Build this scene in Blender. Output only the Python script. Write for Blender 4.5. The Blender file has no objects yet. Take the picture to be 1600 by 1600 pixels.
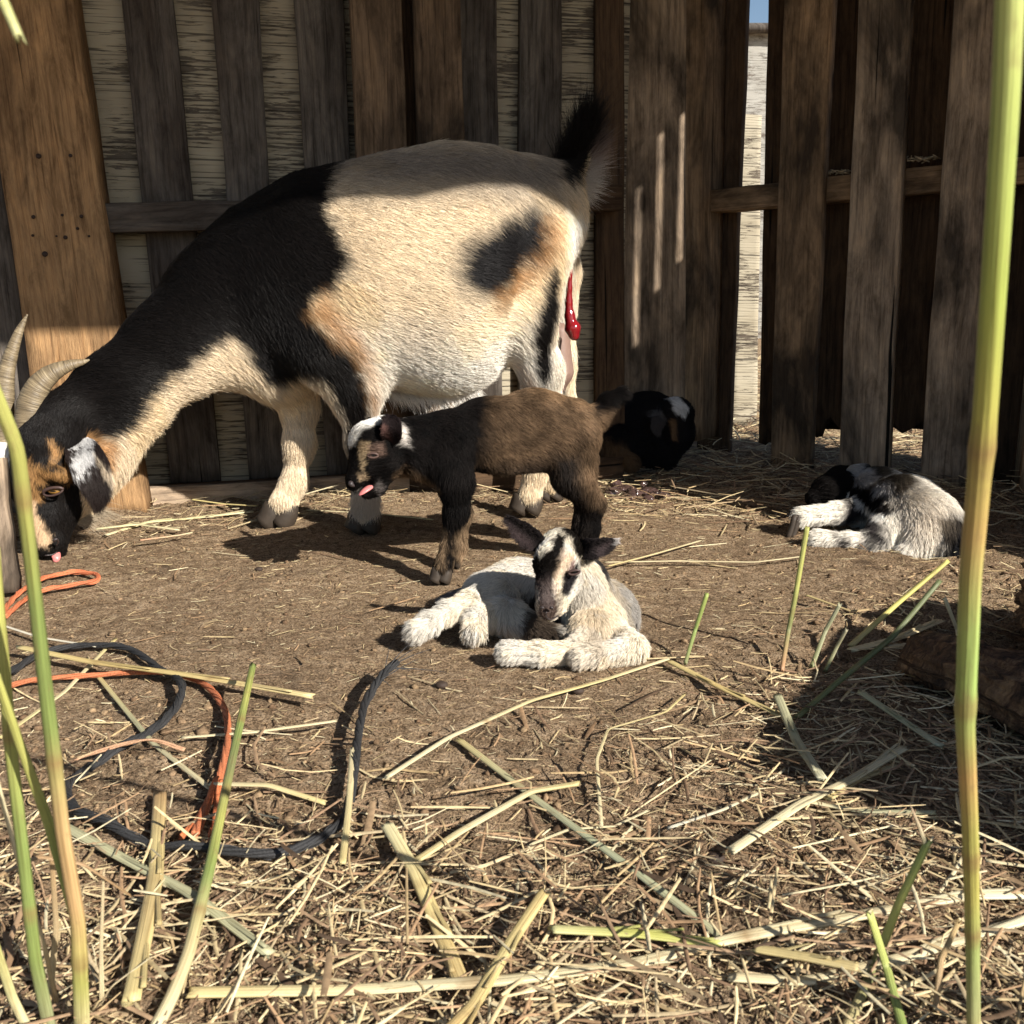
import bpy, math, random, os
import numpy as np
from mathutils import Vector

# ------------------------------------------------------------------ camera, sky, sun, exposure
R = math.radians
scene = bpy.context.scene
COL = scene.collection
CAM_H, PITCH, F = 0.37, R(12.4), 1600.0
cam_d = bpy.data.cameras.new("camera")
cam = bpy.data.objects.new("camera", cam_d); COL.objects.link(cam)
cam.location = (0, 0, CAM_H); cam.rotation_euler = (R(90) - PITCH, 0, 0)
cam_d.sensor_width = 36; cam_d.lens = 36.0
cam_d.clip_start = 0.02; cam_d.clip_end = 400
cam_d.dof.use_dof = True; cam_d.dof.focus_distance = 1.35; cam_d.dof.aperture_fstop = 26
scene.camera = cam
SUN = Vector((0.60, -0.60, 0.52)).normalized()          # towards the sun
world = bpy.data.worlds.new("World"); scene.world = world; world.use_nodes = True
wn = world.node_tree.nodes; wl = world.node_tree.links
bg = wn["Background"]; sky = wn.new("ShaderNodeTexSky"); sky.sky_type = 'NISHITA'
sky.sun_disc = False; sky.sun_elevation = math.asin(SUN.z); sky.sun_rotation = math.atan2(SUN.x, SUN.y)
sky.altitude = 100; sky.air_density = 1.0; sky.dust_density = 0.6
wl.new(sky.outputs[0], bg.inputs[0]); bg.inputs[1].default_value = 0.066
sd = bpy.data.lights.new("sun", 'SUN'); sd.energy = 5.0; sd.angle = R(0.53); sd.color = (1.0, 0.94, 0.85)
so = bpy.data.objects.new("sun", sd); COL.objects.link(so)
so.rotation_euler = SUN.to_track_quat('Z', 'Y').to_euler(); so.location = (3, -3, 3)
scene.view_settings.view_transform = 'Standard'; scene.view_settings.look = 'None'
scene.view_settings.exposure = 0.80; scene.view_settings.gamma = 1.0
scene.render.engine = 'CYCLES'
scene.cycles.max_bounces = 6; scene.cycles.diffuse_bounces = 3; scene.cycles.glossy_bounces = 2
scene.cycles.transmission_bounces = 3; scene.cycles.transparent_max_bounces = 6
scene.cycles.use_denoising = True
try: scene.cycles_curves.shape = 'RIBBONS'; scene.cycles_curves.subdivisions = 2
except Exception: pass
rng = np.random.default_rng(7)

# ------------------------------------------------------------------ placing helpers
CP, SP = math.cos(PITCH), math.sin(PITCH)
def at(u, v, Y):                                        # where the line of sight (u, v) meets the plane y = Y
    a = (u - 800) / F; b = (800 - v) / F
    t = Y / (CP + b * SP)
    return np.array([a * t, Y, CAM_H + t * (b * CP - SP)])
def dep(v, Y): return Y / (CP + (800 - v) / F * SP)
def gnd(u, v, z=0.0):
    a = (u - 800) / F; b = (800 - v) / F
    t = (z - CAM_H) / (b * CP - SP)
    return np.array([a * t, t * (CP + b * SP), z])

# lattice value noise in numpy
_lat = np.random.default_rng(3).random((64, 64, 64)).astype(np.float32)
def vnoise(p):
    p = np.asarray(p, dtype=np.float64); i = np.floor(p).astype(int); f = p - i; f = f * f * (3 - 2 * f)
    i0 = i & 63; i1 = (i + 1) & 63
    x0, y0, z0 = i0[..., 0], i0[..., 1], i0[..., 2]; x1, y1, z1 = i1[..., 0], i1[..., 1], i1[..., 2]
    fx, fy, fz = f[..., 0], f[..., 1], f[..., 2]
    L = _lat
    c00 = L[x0, y0, z0] * (1 - fx) + L[x1, y0, z0] * fx; c10 = L[x0, y1, z0] * (1 - fx) + L[x1, y1, z0] * fx
    c01 = L[x0, y0, z1] * (1 - fx) + L[x1, y0, z1] * fx; c11 = L[x0, y1, z1] * (1 - fx) + L[x1, y1, z1] * fx
    return (c00 * (1 - fy) + c10 * fy) * (1 - fz) + (c01 * (1 - fy) + c11 * fy) * fz
def fbm(p, o=4):
    s = 0; a = 1; t = 0; p = np.asarray(p, float)
    for k in range(o):
        s = s + a * (vnoise(p + 11.3 * k) - .5); t += a; a *= .5; p = p * 2.03
    return s / t * 2
def xy(x, y, f, z=0.0): return np.stack([np.asarray(x) * f, np.asarray(y) * f, np.full(np.shape(x), z)], -1)

def bare(x, y):
    """0 on the trodden bare patch in the middle, 1 where litter lies thick"""
    x = np.asarray(x, float); y = np.asarray(y, float)
    n = fbm(xy(x, y, 3.0, 5.), 3) * .35
    d = np.sqrt(((x + .28) / .62) ** 2 + ((y - 1.16) / .42) ** 2)
    d2 = np.sqrt(((x - .08) / .45) ** 2 + ((y - 1.45) / .33) ** 2)
    return np.clip((np.minimum(d, d2) + n - .72) / .45, 0, 1)
def gz(x, y):
    x = np.asarray(x, float); y = np.asarray(y, float)
    b = bare(x, y)
    h = .012 * fbm(xy(x, y, 4.0, 1.), 2) + (.003 + .006 * b) * fbm(xy(x, y, 28.0, 2.), 3)
    h = h + (.0012 + .0035 * b) * fbm(xy(x, y, 120.0, 3.), 3)
    return h

# ------------------------------------------------------------------ object helpers
def link(o, parent=None):
    COL.objects.link(o)
    if parent is not None: o.parent = parent
    return o
def tag(o, label=None, cat=None, group=None, kind=None):
    if label: o["label"] = label
    if cat: o["category"] = cat
    if group: o["group"] = group
    if kind: o["kind"] = kind
    return o
def empty(name, loc, label=None, cat=None, group=None):
    e = bpy.data.objects.new(name, None); e.empty_display_size = .05
    e.location = loc; link(e); tag(e, label, cat, group); return e
def mesh(name, V, Fc, mat, parent=None, smooth=True, uv=None, col=None):
    """Fc: (n,4) or (n,3) int array or a list of such arrays. Vertices in world space; the parent's offset is removed"""
    V = np.array(V, dtype=np.float64)
    if not isinstance(Fc, list): Fc = [Fc]
    Fc = [np.asarray(f, dtype=np.int32) for f in Fc if len(f)]
    org = np.array(parent_org(parent))
    if parent is None:
        org = np.array([(V[:, 0].min() + V[:, 0].max()) / 2, (V[:, 1].min() + V[:, 1].max()) / 2, V[:, 2].min()])
    V = V - org
    me = bpy.data.meshes.new(name)
    me.vertices.add(len(V)); me.vertices.foreach_set("co", V.astype(np.float32).ravel())
    nl = sum(f.size for f in Fc); npoly = sum(len(f) for f in Fc)
    me.loops.add(nl); li = np.concatenate([f.ravel() for f in Fc]); me.loops.foreach_set("vertex_index", li)
    me.polygons.add(npoly)
    tot = np.concatenate([np.full(len(f), f.shape[1]) for f in Fc]); st = np.concatenate([[0], np.cumsum(tot)[:-1]])
    me.polygons.foreach_set("loop_start", st.astype(np.int32)); me.polygons.foreach_set("loop_total", tot.astype(np.int32))
    me.polygons.foreach_set("use_smooth", np.full(npoly, smooth))
    if uv is not None:
        l = me.uv_layers.new(name="UVMap"); l.data.foreach_set("uv", np.asarray(uv)[li].astype(np.float32).ravel())
    if col is not None:
        c = me.color_attributes.new("col", 'FLOAT_COLOR', 'POINT')
        cc = np.ones((len(V), 4), np.float32); cc[:, :3] = col; c.data.foreach_set("color", cc.ravel())
    me.update(calc_edges=True); me.validate()
    for m in (mat if isinstance(mat, (list, tuple)) else [mat]): me.materials.append(m)
    o = bpy.data.objects.new(name, me)
    if parent is None: o.location = org
    return link(o, parent)
def parent_org(p):
    l = Vector((0, 0, 0))
    while p is not None: l = l + p.location; p = p.parent
    return l

class MB:
    """collects pieces into one mesh"""
    def __init__(s): s.V = []; s.F = []; s.U = []; s.C = []; s.n = 0
    def add(s, V, Fc, U=None, C=None):
        V = np.asarray(V, float); s.V.append(V)
        if not isinstance(Fc, list): Fc = [Fc]
        for f in Fc: s.F.append(np.asarray(f) + s.n)
        s.U.append(np.zeros((len(V), 2)) if U is None else np.asarray(U))
        s.C.append(np.ones((len(V), 3)) * .5 if C is None else np.broadcast_to(np.asarray(C, float), (len(V), 3)))
        s.n += len(V)
    def build(s, name, mat, parent=None, smooth=True):
        f4 = [f for f in s.F if f.shape[1] == 4]; f3 = [f for f in s.F if f.shape[1] == 3]
        Fc = []
        if f4: Fc.append(np.concatenate(f4))
        if f3: Fc.append(np.concatenate(f3))
        return mesh(name, np.concatenate(s.V), Fc, mat, parent, smooth, np.concatenate(s.U), np.concatenate(s.C))

def resample(P, n, smooth=True):
    P = np.asarray(P, float)
    if smooth and len(P) > 2:                            # Catmull-Rom
        Q = np.vstack([2 * P[0] - P[1], P, 2 * P[-1] - P[-2]]); out = []
        for i in range(1, len(Q) - 2):
            for t in np.linspace(0, 1, 10, endpoint=False):
                a, b, c, d = Q[i - 1], Q[i], Q[i + 1], Q[i + 2]
                out.append(.5 * (2 * b + (c - a) * t + (2 * a - 5 * b + 4 * c - d) * t * t + (3 * b - a - 3 * c + d) * t ** 3))
        out.append(P[-1]); P = np.array(out)
    s = np.concatenate([[0], np.cumsum(np.linalg.norm(np.diff(P[:, :3], axis=0), axis=1))])
    ss = np.linspace(0, s[-1], n)
    return np.stack([np.interp(ss, s, P[:, k]) for k in range(P.shape[1])], 1)
def frames(P):
    T = np.gradient(P, axis=0); T /= np.linalg.norm(T, axis=1)[:, None] + 1e-12
    up = np.array([0, 0, 1.]) if abs(T[0][2]) < .9 else np.array([0, 1., 0])
    N = np.zeros_like(P); n = np.cross(np.cross(T[0], up), T[0]); n /= np.linalg.norm(n)
    for i in range(len(P)):
        n = n - T[i] * n.dot(T[i]); n /= np.linalg.norm(n) + 1e-12; N[i] = n
    return T, N, np.cross(T, N)
def tube(mb, P, rad, sides=10, flat=1.0, C=None, twist=0.0, cap=True, jag=0.0):
    """swept tube along P (n,3), radius array; flat squeezes it along the frame normal"""
    P = np.asarray(P, float); n = len(P); rad = np.broadcast_to(np.asarray(rad, float), (n,))
    T, N, B = frames(P); a = np.linspace(0, 2 * math.pi, sides, endpoint=False)
    ang = a[None, :] + twist * np.linspace(0, 1, n)[:, None]
    V = P[:, None, :] + rad[:, None, None] * (np.cos(ang)[..., None] * B[:, None, :] + flat * np.sin(ang)[..., None] * N[:, None, :])
    if jag:
        V[0] += T[0] * (rng.random((sides, 1)) - .5) * jag; V[-1] += T[-1] * (rng.random((sides, 1)) - .5) * jag
    V = V.reshape(-1, 3)
    i = np.arange(n - 1)[:, None] * sides; j = np.arange(sides)[None, :]; j2 = (j + 1) % sides
    Fq = np.stack([i + j, i + j2, i + sides + j2, i + sides + j], -1).reshape(-1, 4)
    L = np.concatenate([[0], np.cumsum(np.linalg.norm(np.diff(P, axis=0), axis=1))])
    U = np.stack([np.tile(a / (2 * math.pi), n), np.repeat(L, sides)], 1)
    Fl = [Fq]
    CC = None if C is None else (np.repeat(np.asarray(C, float), sides, 0) if np.ndim(C) == 2 and len(C) == n else np.broadcast_to(C, (len(V), 3)))
    if cap:
        V = np.vstack([V, P[0], P[-1]]); U = np.vstack([U, [0, 0], [0, L[-1]]])
        if CC is not None: CC = np.vstack([CC, CC[0], CC[-1]])
        k = n * sides; jj = np.arange(sides); j3 = (jj + 1) % sides
        Fl.append(np.stack([np.full(sides, k), j3, jj], 1)); Fl.append(np.stack([np.full(sides, k + 1), k - sides + jj, k - sides + j3], 1))
    mb.add(V, Fl, U, CC)

# ------------------------------------------------------------------ materials
def nt(name):
    m = bpy.data.materials.new(name); m.use_nodes = True
    t = m.node_tree; b = t.nodes["Principled BSDF"]
    return m, t, b
def N_(t, typ, **kw):
    n = t.nodes.new(typ)
    for k, v in kw.items():
        if k.startswith("in_"): n.inputs[k[3:].replace("_", " ")].default_value = v
        else: setattr(n, k, v)
    return n
def ramp(t, fac, stops, interp='LINEAR'):
    r = t.nodes.new("ShaderNodeValToRGB"); r.color_ramp.interpolation = interp
    e = r.color_ramp.elements
    while len(e) < len(stops): e.new(.5)
    for i, (p, c) in enumerate(stops):
        e[i].position = p; e[i].color = (c[0], c[1], c[2], 1) if not np.isscalar(c) else (c, c, c, 1)
    t.links.new(fac, r.inputs[0]); return r.outputs[0]
def mixc(t, fac, a, b, mode='MIX'):
    m = t.nodes.new("ShaderNodeMix"); m.data_type = 'RGBA'; m.blend_type = mode
    for s, v in ((m.inputs[0], fac), (m.inputs[6], a), (m.inputs[7], b)):
        if hasattr(v, 'links'): t.links.new(v, s)
        else: s.default_value = v if np.isscalar(v) else (v[0], v[1], v[2], 1)
    return m.outputs[2]
def noise(t, vec, scale, detail=4, rough=.55, dist=0.0):
    n = N_(t, "ShaderNodeTexNoise", in_Scale=scale, in_Detail=detail, in_Roughness=rough, in_Distortion=dist)
    t.links.new(vec, n.inputs["Vector"]); return n.outputs["Fac"]
def mapv(t, vec, sc, loc=(0, 0, 0)):
    m = N_(t, "ShaderNodeMapping"); m.inputs["Scale"].default_value = sc; m.inputs["Location"].default_value = loc
    t.links.new(vec, m.inputs["Vector"]); return m.outputs[0]
def bump(t, b, h, strength, dist):
    n = N_(t, "ShaderNodeBump", in_Strength=strength, in_Distance=dist)
    t.links.new(h, n.inputs["Height"]); t.links.new(n.outputs[0], b.inputs["Normal"]); return n
def uvv(t): return N_(t, "ShaderNodeTexCoord").outputs["UV"]

def wood(name, light, dark, stain=(.03, .02, .015), stain_amt=.5, bs=.6, fine=1.0, off=0.):
    m, t, b = nt(name); u = uvv(t)
    g1 = noise(t, mapv(t, u, (95 * fine, 2.6, 1), (off, off, 0)), 1.0, 9, .78, .9)     # long grain
    g2 = noise(t, mapv(t, u, (520 * fine, 14, 1), (off, 0, 0)), 1.0, 4, .7)             # fibres
    w = N_(t, "ShaderNodeTexWave", wave_type='BANDS', bands_direction='X', in_Scale=10.0, in_Distortion=14.0, in_Detail=3.0)
    w.inputs["Detail Scale"].default_value = 1.4
    t.links.new(mapv(t, u, (2.2, .22, 1), (off * 1.7, off, 0)), w.inputs["Vector"])    # growth bands
    mg = N_(t, "ShaderNodeMath", operation='MULTIPLY_ADD'); t.links.new(w.outputs["Fac"], mg.inputs[0]); mg.inputs[1].default_value = .13
    t.links.new(g1, mg.inputs[2])
    mf = N_(t, "ShaderNodeMath", operation='MULTIPLY_ADD'); t.links.new(g2, mf.inputs[0]); mf.inputs[1].default_value = .60; t.links.new(mg.outputs[0], mf.inputs[2])
    c = ramp(t, mf.outputs[0], [(.60, [x * .6 for x in dark]), (.76, [(a + d) / 2 for a, d in zip(light, dark)]), (.94, light)])
    st = noise(t, mapv(t, u, (9, 3.2, 1), (off * 3, off * 2, 0)), 1.0, 5, .6, .4)
    c = mixc(t, ramp(t, st, [(.50 - .1 * stain_amt, 0.), (.62, stain_amt)]), c, stain)
    c = mixc(t, .8, c, ramp(t, noise(t, mapv(t, u, (34, 9, 1), (off, 5, 0)), 1.0, 6, .75, .5), [(.35, (.45, .43, .4)), (.5, (1, 1, 1)), (.66, (1.45, 1.4, 1.3))]), 'MULTIPLY')
    # knots
    vo = N_(t, "ShaderNodeTexVoronoi", in_Scale=1.0); t.links.new(mapv(t, u, (8, 3.0, 1), (off, off * 1.3, 0)), vo.inputs["Vector"])
    kn = ramp(t, vo.outputs["Distance"], [(.05, 1.), (.085, 0.)])
    c = mixc(t, kn, c, [x * .25 for x in dark])
    # cracks
    cr = noise(t, mapv(t, u, (60, 1.1, 1), (off * 2, 3, 0)), 1.0, 3, .5, .2)
    cf = ramp(t, cr, [(.30, 1.), (.335, 0.)])
    c = mixc(t, cf, c, (.008, .006, .004))
    t.links.new(c, b.inputs["Base Color"]); b.inputs["Roughness"].default_value = .85; b.inputs["Specular IOR Level"].default_value = .2
    h = N_(t, "ShaderNodeMath", operation='SUBTRACT'); t.links.new(mf.outputs[0], h.inputs[0]); t.links.new(cf, h.inputs[1])
    bump(t, b, h.outputs[0], bs, .004)
    return m
def peeling(name, paint, paint2, woodc, amt=.5, off=0.):
    m, t, b = nt(name); u = uvv(t)
    g = noise(t, mapv(t, u, (16, 230, 1), (off, off, 0)), 1.0, 6, .68, .5)
    big = noise(t, mapv(t, u, (7, 11, 1), (off, 2 * off, 0)), 1.0, 3, .5)
    ad = N_(t, "ShaderNodeMath", operation='MULTIPLY_ADD'); t.links.new(big, ad.inputs[0]); ad.inputs[1].default_value = .7; t.links.new(g, ad.inputs[2])
    pm = ramp(t, ad.outputs[0], [(amt + .32, 0.), (amt + .36, 1.)])
    pc = mixc(t, ramp(t, noise(t, mapv(t, u, (4, 9, 1)), 1.0, 4, .6), [(.35, 0.), (.7, 1.)]), paint, paint2)
    wc = mixc(t, noise(t, mapv(t, u, (20, 260, 1)), 1.0, 4, .6), woodc, [x * .35 for x in woodc])
    c = mixc(t, pm, wc, pc)
    gl = noise(t, mapv(t, u, (6, 240, 1), (3, 1, 0)), 1.0, 2, .5, .3)
    c = mixc(t, ramp(t, gl, [(.36, .75), (.43, 0.)]), c, (.02, .015, .01))
    t.links.new(c, b.inputs["Base Color"]); b.inputs["Roughness"].default_value = .8
    hh = N_(t, "ShaderNodeMath", operation='MULTIPLY_ADD'); t.links.new(pm, hh.inputs[0]); hh.inputs[1].default_value = .5; t.links.new(gl, hh.inputs[2])
    bump(t, b, hh.outputs[0], .7, .003)
    return m
def vcol(name, rough=.7, spec=.3, var=.25, bs=.0, vscale=200., sss=0.0):
    m, t, b = nt(name)
    a = N_(t, "ShaderNodeAttribute", attribute_name="col")
    co = N_(t, "ShaderNodeTexCoord").outputs["Object"]
    n = noise(t, co, vscale, 3, .6)
    c = mixc(t, 1.0, a.outputs["Color"], ramp(t, n, [(.3, 1 - var), (.7, 1 + var)]), 'MULTIPLY')
    t.links.new(c, b.inputs["Base Color"]); b.inputs["Roughness"].default_value = rough
    b.inputs["Specular IOR Level"].default_value = spec
    if bs: bump(t, b, n, bs, .001)
    return m

def soil_mat():
    m, t, b = nt("soil"); co = N_(t, "ShaderNodeTexCoord").outputs["Object"]
    n1 = noise(t, co, 6, 5, .6); n2 = noise(t, co, 70, 6, .7); n3 = noise(t, co, 420, 4, .7); n4 = noise(t, co, 1500, 2, .6)
    c = ramp(t, n2, [(.32, (.17, .115, .07)), (.5, (.37, .27, .175)), (.66, (.53, .41, .285))])
    c = mixc(t, ramp(t, n1, [(.42, 0.), (.66, .4)]), c, (.17, .118, .075))
    c = mixc(t, .9, c, ramp(t, n3, [(.38, (.28, .22, .16)), (.5, (1.0, .98, .95)), (.62, (1.6, 1.5, 1.38))]), 'MULTIPLY')
    # pale chaff flecks
    vo = N_(t, "ShaderNodeTexVoronoi", in_Scale=1.0); t.links.new(mapv(t, co, (330, 150, 200)), vo.inputs["Vector"])
    fl = ramp(t, vo.outputs["Distance"], [(.14, .7), (.2, 0.)])
    c = mixc(t, fl, c, (.40, .31, .18))
    # dark damp blots
    bl = noise(t, co, 13, 3, .5, .6); c = mixc(t, ramp(t, bl, [(.62, 0.), (.72, .6)]), c, (.085, .056, .038))
    t.links.new(c, b.inputs["Base Color"]); b.inputs["Roughness"].default_value = .95; b.inputs["Specular IOR Level"].default_value = .12
    h = N_(t, "ShaderNodeMath", operation='MULTIPLY_ADD'); t.links.new(n3, h.inputs[0]); h.inputs[1].default_value = .55
    h2 = N_(t, "ShaderNodeMath", operation='MULTIPLY_ADD'); t.links.new(n4, h2.inputs[0]); h2.inputs[1].default_value = .2
    t.links.new(n2, h2.inputs[2]); t.links.new(h2.outputs[0], h.inputs[2])
    bump(t, b, h.outputs[0], 1.0, .011)
    return m
def simple(name, c, rough=.5, spec=.5, ns=60., var=.3, bs=.3, bd=.001, coat=0., emit=None):
    m, t, b = nt(name); co = N_(t, "ShaderNodeTexCoord").outputs["Object"]
    n = noise(t, co, ns, 4, .6)
    t.links.new(mixc(t, n, [x * (1 - var) for x in c], [x * (1 + var) for x in c]), b.inputs["Base Color"])
    b.inputs["Roughness"].default_value = rough; b.inputs["Specular IOR Level"].default_value = spec
    b.inputs["Coat Weight"].default_value = coat; b.inputs["Coat Roughness"].default_value = .05
    if bs: bump(t, b, n, bs, bd)
    return m
def hair_mat(name, rough=.42, spec=.45):
    m, t, b = nt(name)
    a = N_(t, "ShaderNodeAttribute", attribute_name="col")
    t.links.new(a.outputs["Color"], b.inputs["Base Color"]); b.inputs["Roughness"].default_value = rough
    b.inputs["Specular IOR Level"].default_value = spec
    return m

M_soil = soil_mat()
def stalk_mat():
    m, t, b = nt("straw_stalk"); a = N_(t, "ShaderNodeAttribute", attribute_name="col"); u = uvv(t)
    n = noise(t, mapv(t, u, (22, 9, 1)), 1.0, 4, .6); n2 = noise(t, mapv(t, u, (3, 55, 1)), 1.0, 3, .6)
    c = mixc(t, 1.0, a.outputs["Color"], ramp(t, n, [(.3, (.55, .5, .42)), (.5, (1., 1., 1.)), (.7, (1.3, 1.3, 1.25))]), 'MULTIPLY')
    c = mixc(t, ramp(t, n2, [(.58, 0.), (.72, .5)]), c, (.25, .16, .08))
    t.links.new(c, b.inputs["Base Color"]); b.inputs["Roughness"].default_value = .48; b.inputs["Specular IOR Level"].default_value = .4
    bump(t, b, n, .8, .0008); return m
M_straw = stalk_mat()
M_bits = vcol("straw_litter", .7, .25, .3)
M_crumb = vcol("soil_crumb", .95, .1, .35, .5, 500.)
M_hair = hair_mat("goat_hair", .42, .16)
M_hairk = hair_mat("kid_hair", .55, .05)
M_skin = vcol("coat_skin", .8, .1, .15)

# ------------------------------------------------------------------ ground
def ground():
    # one sheet: fine grid near the pen, coarse rings out to the horizon
    xs = np.concatenate([[-150, -60, -20, -8, -4, -2.4], np.arange(-1.6, 1.9, .006), [2.6, 4, 8, 20, 60, 150]])
    ys = np.concatenate([[-40, -10, -4, -1.5, -.5, 0, .2], np.arange(.34, 2.9, .0055), [3.3, 4, 5, 7, 10, 20, 60, 150, 300]])
    X, Y = np.meshgrid(xs, ys, indexing='ij')
    Z = gz(X, Y); far = np.clip((np.abs(X) - 1.6) / .8, 0, 1) + np.clip((Y - 2.85) / 1, 0, 1) + np.clip((.34 - Y) / .3, 0, 1)
    Z = Z * np.clip(1 - far, 0, 1)
    V = np.stack([X, Y, Z], -1).reshape(-1, 3); nx, ny = X.shape
    i = np.arange(nx - 1)[:, None] * ny; j = np.arange(ny - 1)[None, :]
    Fq = np.stack([i + j, i + ny + j, i + ny + j + 1, i + j + 1], -1).reshape(-1, 4)
    o = mesh("ground", V, Fq, M_soil, None, True)
    tag(o, kind="structure")
ground()

# ------------------------------------------------------------------ planks
def plank(mb, bl, br, tr, tl, thick, nrm=None, wob=.0012, ragged=0.0, rings=26, uo=None, bev=.0015):
    """front face given by four corners; the body goes back by `thick`, away from nrm (pointing to the viewer)"""
    bl, br, tr, tl = [np.asarray(p, float) for p in (bl, br, tr, tl)]
    if nrm is None:
        nrm = np.cross(br - bl, tl - bl); nrm /= np.linalg.norm(nrm)
        if nrm.dot(np.array([0, 0, .4]) - bl) < 0: nrm = -nrm
    nrm = np.asarray(nrm, float); nrm /= np.linalg.norm(nrm)
    s = np.linspace(0, 1, rings); seed = rng.random() * 50
    uo = rng.random(2) * 20 if uo is None else np.asarray(uo)
    wl_ = wob * fbm(np.stack([s * 9 + seed, s * 0, s * 0], 1), 4) * 2
    wr_ = wob * fbm(np.stack([s * 9 + seed, s * 0 + 7, s * 0], 1), 4) * 2
    W = np.linalg.norm(br - bl)
    fr = np.array([0, bev / W, .2, .4, .6, .8, 1 - bev / W, 1, 1, 0]); dd = np.array([bev, 0, 0, 0, 0, 0, 0, bev, thick, thick])
    Vs = []; Us = []
    L = np.linalg.norm(tl - bl)
    wdir = (br - bl) / W; ldir = (tl - bl) / L
    per = np.array([-thick, bev, .2 * W, .4 * W, .6 * W, .8 * W, W - bev, W, W + thick, -thick * 2])
    for k, t in enumerate(s):
        a = bl + (tl - bl) * t; b = br + (tr - br) * t
        a = a + wdir * wl_[k]; b = b + wdir * wr_[k]
        row = a[None] + (b - a)[None] * fr[:, None] - nrm[None] * dd[:, None]
        if ragged and k == 0:
            rr = ragged * (rng.random(6)); row[1:7] += ldir * rr[:, None]; row[0] = row[1] - nrm * bev; row[7] = row[6] - nrm * bev
            row[8] += ldir * rr[5]; row[9] += ldir * rr[0]
        Vs.append(row); Us.append(np.stack([per + uo[0], np.full(10, t * L + uo[1])], 1))
    V = np.concatenate(Vs); U = np.concatenate(Us); m = 10
    i = np.arange(rings - 1)[:, None] * m; j = np.arange(m)[None, :]; j2 = (j + 1) % m
    Fq = np.stack([i + j, i + j2, i + m + j2, i + m + j], -1).reshape(-1, 4)
    caps = []
    for base, flip in ((0, 0), ((rings - 1) * m, 1)):
        q = [(9, 0, 1), (9, 1, 2), (9, 2, 3), (9, 3, 4), (9, 4, 8), (4, 5, 8), (5, 6, 8), (6, 7, 8)]
        caps += [tuple(base + x for x in (c if flip else c[::-1])) for c in q]
    mb.add(V, [Fq, np.array(caps)], U)
# back wall plane  y = YB + SB*x ; right fence plane through two ground points
YB, SB = 1.97, .22
nB = np.array([SB, -1, 0]) / math.hypot(SB, 1)
def on_back(u, v, off=0.0):
    d = at(u, v, 1.0) - np.array([0, 0, CAM_H]); o = np.array([0, 0, CAM_H])
    p0 = np.array([0, YB, 0]) + nB * off
    t = nB.dot(p0 - o) / nB.dot(d); return o + d * t
FA, FB = np.array([.30, 2.32, 0]), np.array([.92, 1.84, 0])
tF = (FB - FA) / np.linalg.norm(FB - FA); nF = np.array([-abs(tF[1]), -tF[0], 0])
def on_fence(u, v, off=0.0):
    o = np.array([0, 0, CAM_H]); d = at(u, v, 1.0) - o
    t = nF.dot(FA + nF * off - o) / nF.dot(d); return o + d * t
def col_plank(mb, fn, u0, u1, vtop, l0, l1, vbot, off, thick, zt=1.33, zb=0.0, nrm=None, **kw):
    """board whose front face passes pixel columns u0..u1 at vtop and l0..l1 at vbot, carried up and down to real ends"""
    a, b = fn(u0, vtop, off), fn(u1, vtop, off); c, d = fn(l0, vbot, off), fn(l1, vbot, off)
    def ex(p, q, z): t = (z - q[2]) / (p[2] - q[2]); return q + (p - q) * t
    plank(mb, ex(a, c, zb), ex(b, d, zb), ex(b, d, zt), ex(a, c, zt), thick, nrm=nrm, **kw)

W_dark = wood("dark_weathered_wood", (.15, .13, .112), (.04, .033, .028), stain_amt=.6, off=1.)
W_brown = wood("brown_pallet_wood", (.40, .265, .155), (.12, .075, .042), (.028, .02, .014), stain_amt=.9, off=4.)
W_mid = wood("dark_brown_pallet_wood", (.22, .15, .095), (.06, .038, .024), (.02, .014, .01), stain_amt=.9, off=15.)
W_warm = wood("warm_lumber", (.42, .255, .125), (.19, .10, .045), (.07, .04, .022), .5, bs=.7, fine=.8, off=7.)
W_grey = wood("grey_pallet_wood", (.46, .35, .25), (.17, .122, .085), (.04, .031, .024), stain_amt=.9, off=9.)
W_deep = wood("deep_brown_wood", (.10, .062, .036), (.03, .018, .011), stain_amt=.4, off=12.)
M_peel = peeling("peeling_cream_paint", (.42, .37, .27), (.31, .265, .19), (.17, .14, .105), .45, 2.)
M_peelb = peeling("peeling_ivory_paint", (.46, .41, .31), (.36, .31, .22), (.14, .105, .075), .45, 8.)
M_peelw = peeling("peeling_white_paint", (.40, .385, .345), (.30, .285, .25), (.20, .16, .13), .42, 5.)

wall = empty("pallet_wall", (-.2, YB, 0), "shaded back wall of dark vertical pallet slats over peeling painted siding, behind the standing mother goat", "wall")
mb = MB()
a, b = on_back(-420, 400), on_back(976, 400)
for z0 in np.arange(-.03, 1.2, .245):                      # wide siding boards, 2 mm joints
    plank(mb, (a[0], a[1], z0), (b[0], b[1], z0), (b[0], b[1], z0 + .2444), (a[0], a[1], z0 + .2444), .018, nrm=nB, rings=60, wob=.0004)
sid = mb.build("siding", M_peel, wall)
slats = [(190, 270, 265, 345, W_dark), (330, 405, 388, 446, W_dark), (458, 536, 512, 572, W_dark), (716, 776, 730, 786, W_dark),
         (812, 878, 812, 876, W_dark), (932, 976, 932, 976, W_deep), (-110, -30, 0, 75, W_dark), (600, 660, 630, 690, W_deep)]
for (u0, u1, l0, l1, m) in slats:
    mb = MB(); col_plank(mb, on_back, u0, u1, 0, l0, l1, 745, .022, .017, nrm=nB, zb=.02, wob=.001); mb.build("slat", m, wall)
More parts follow.
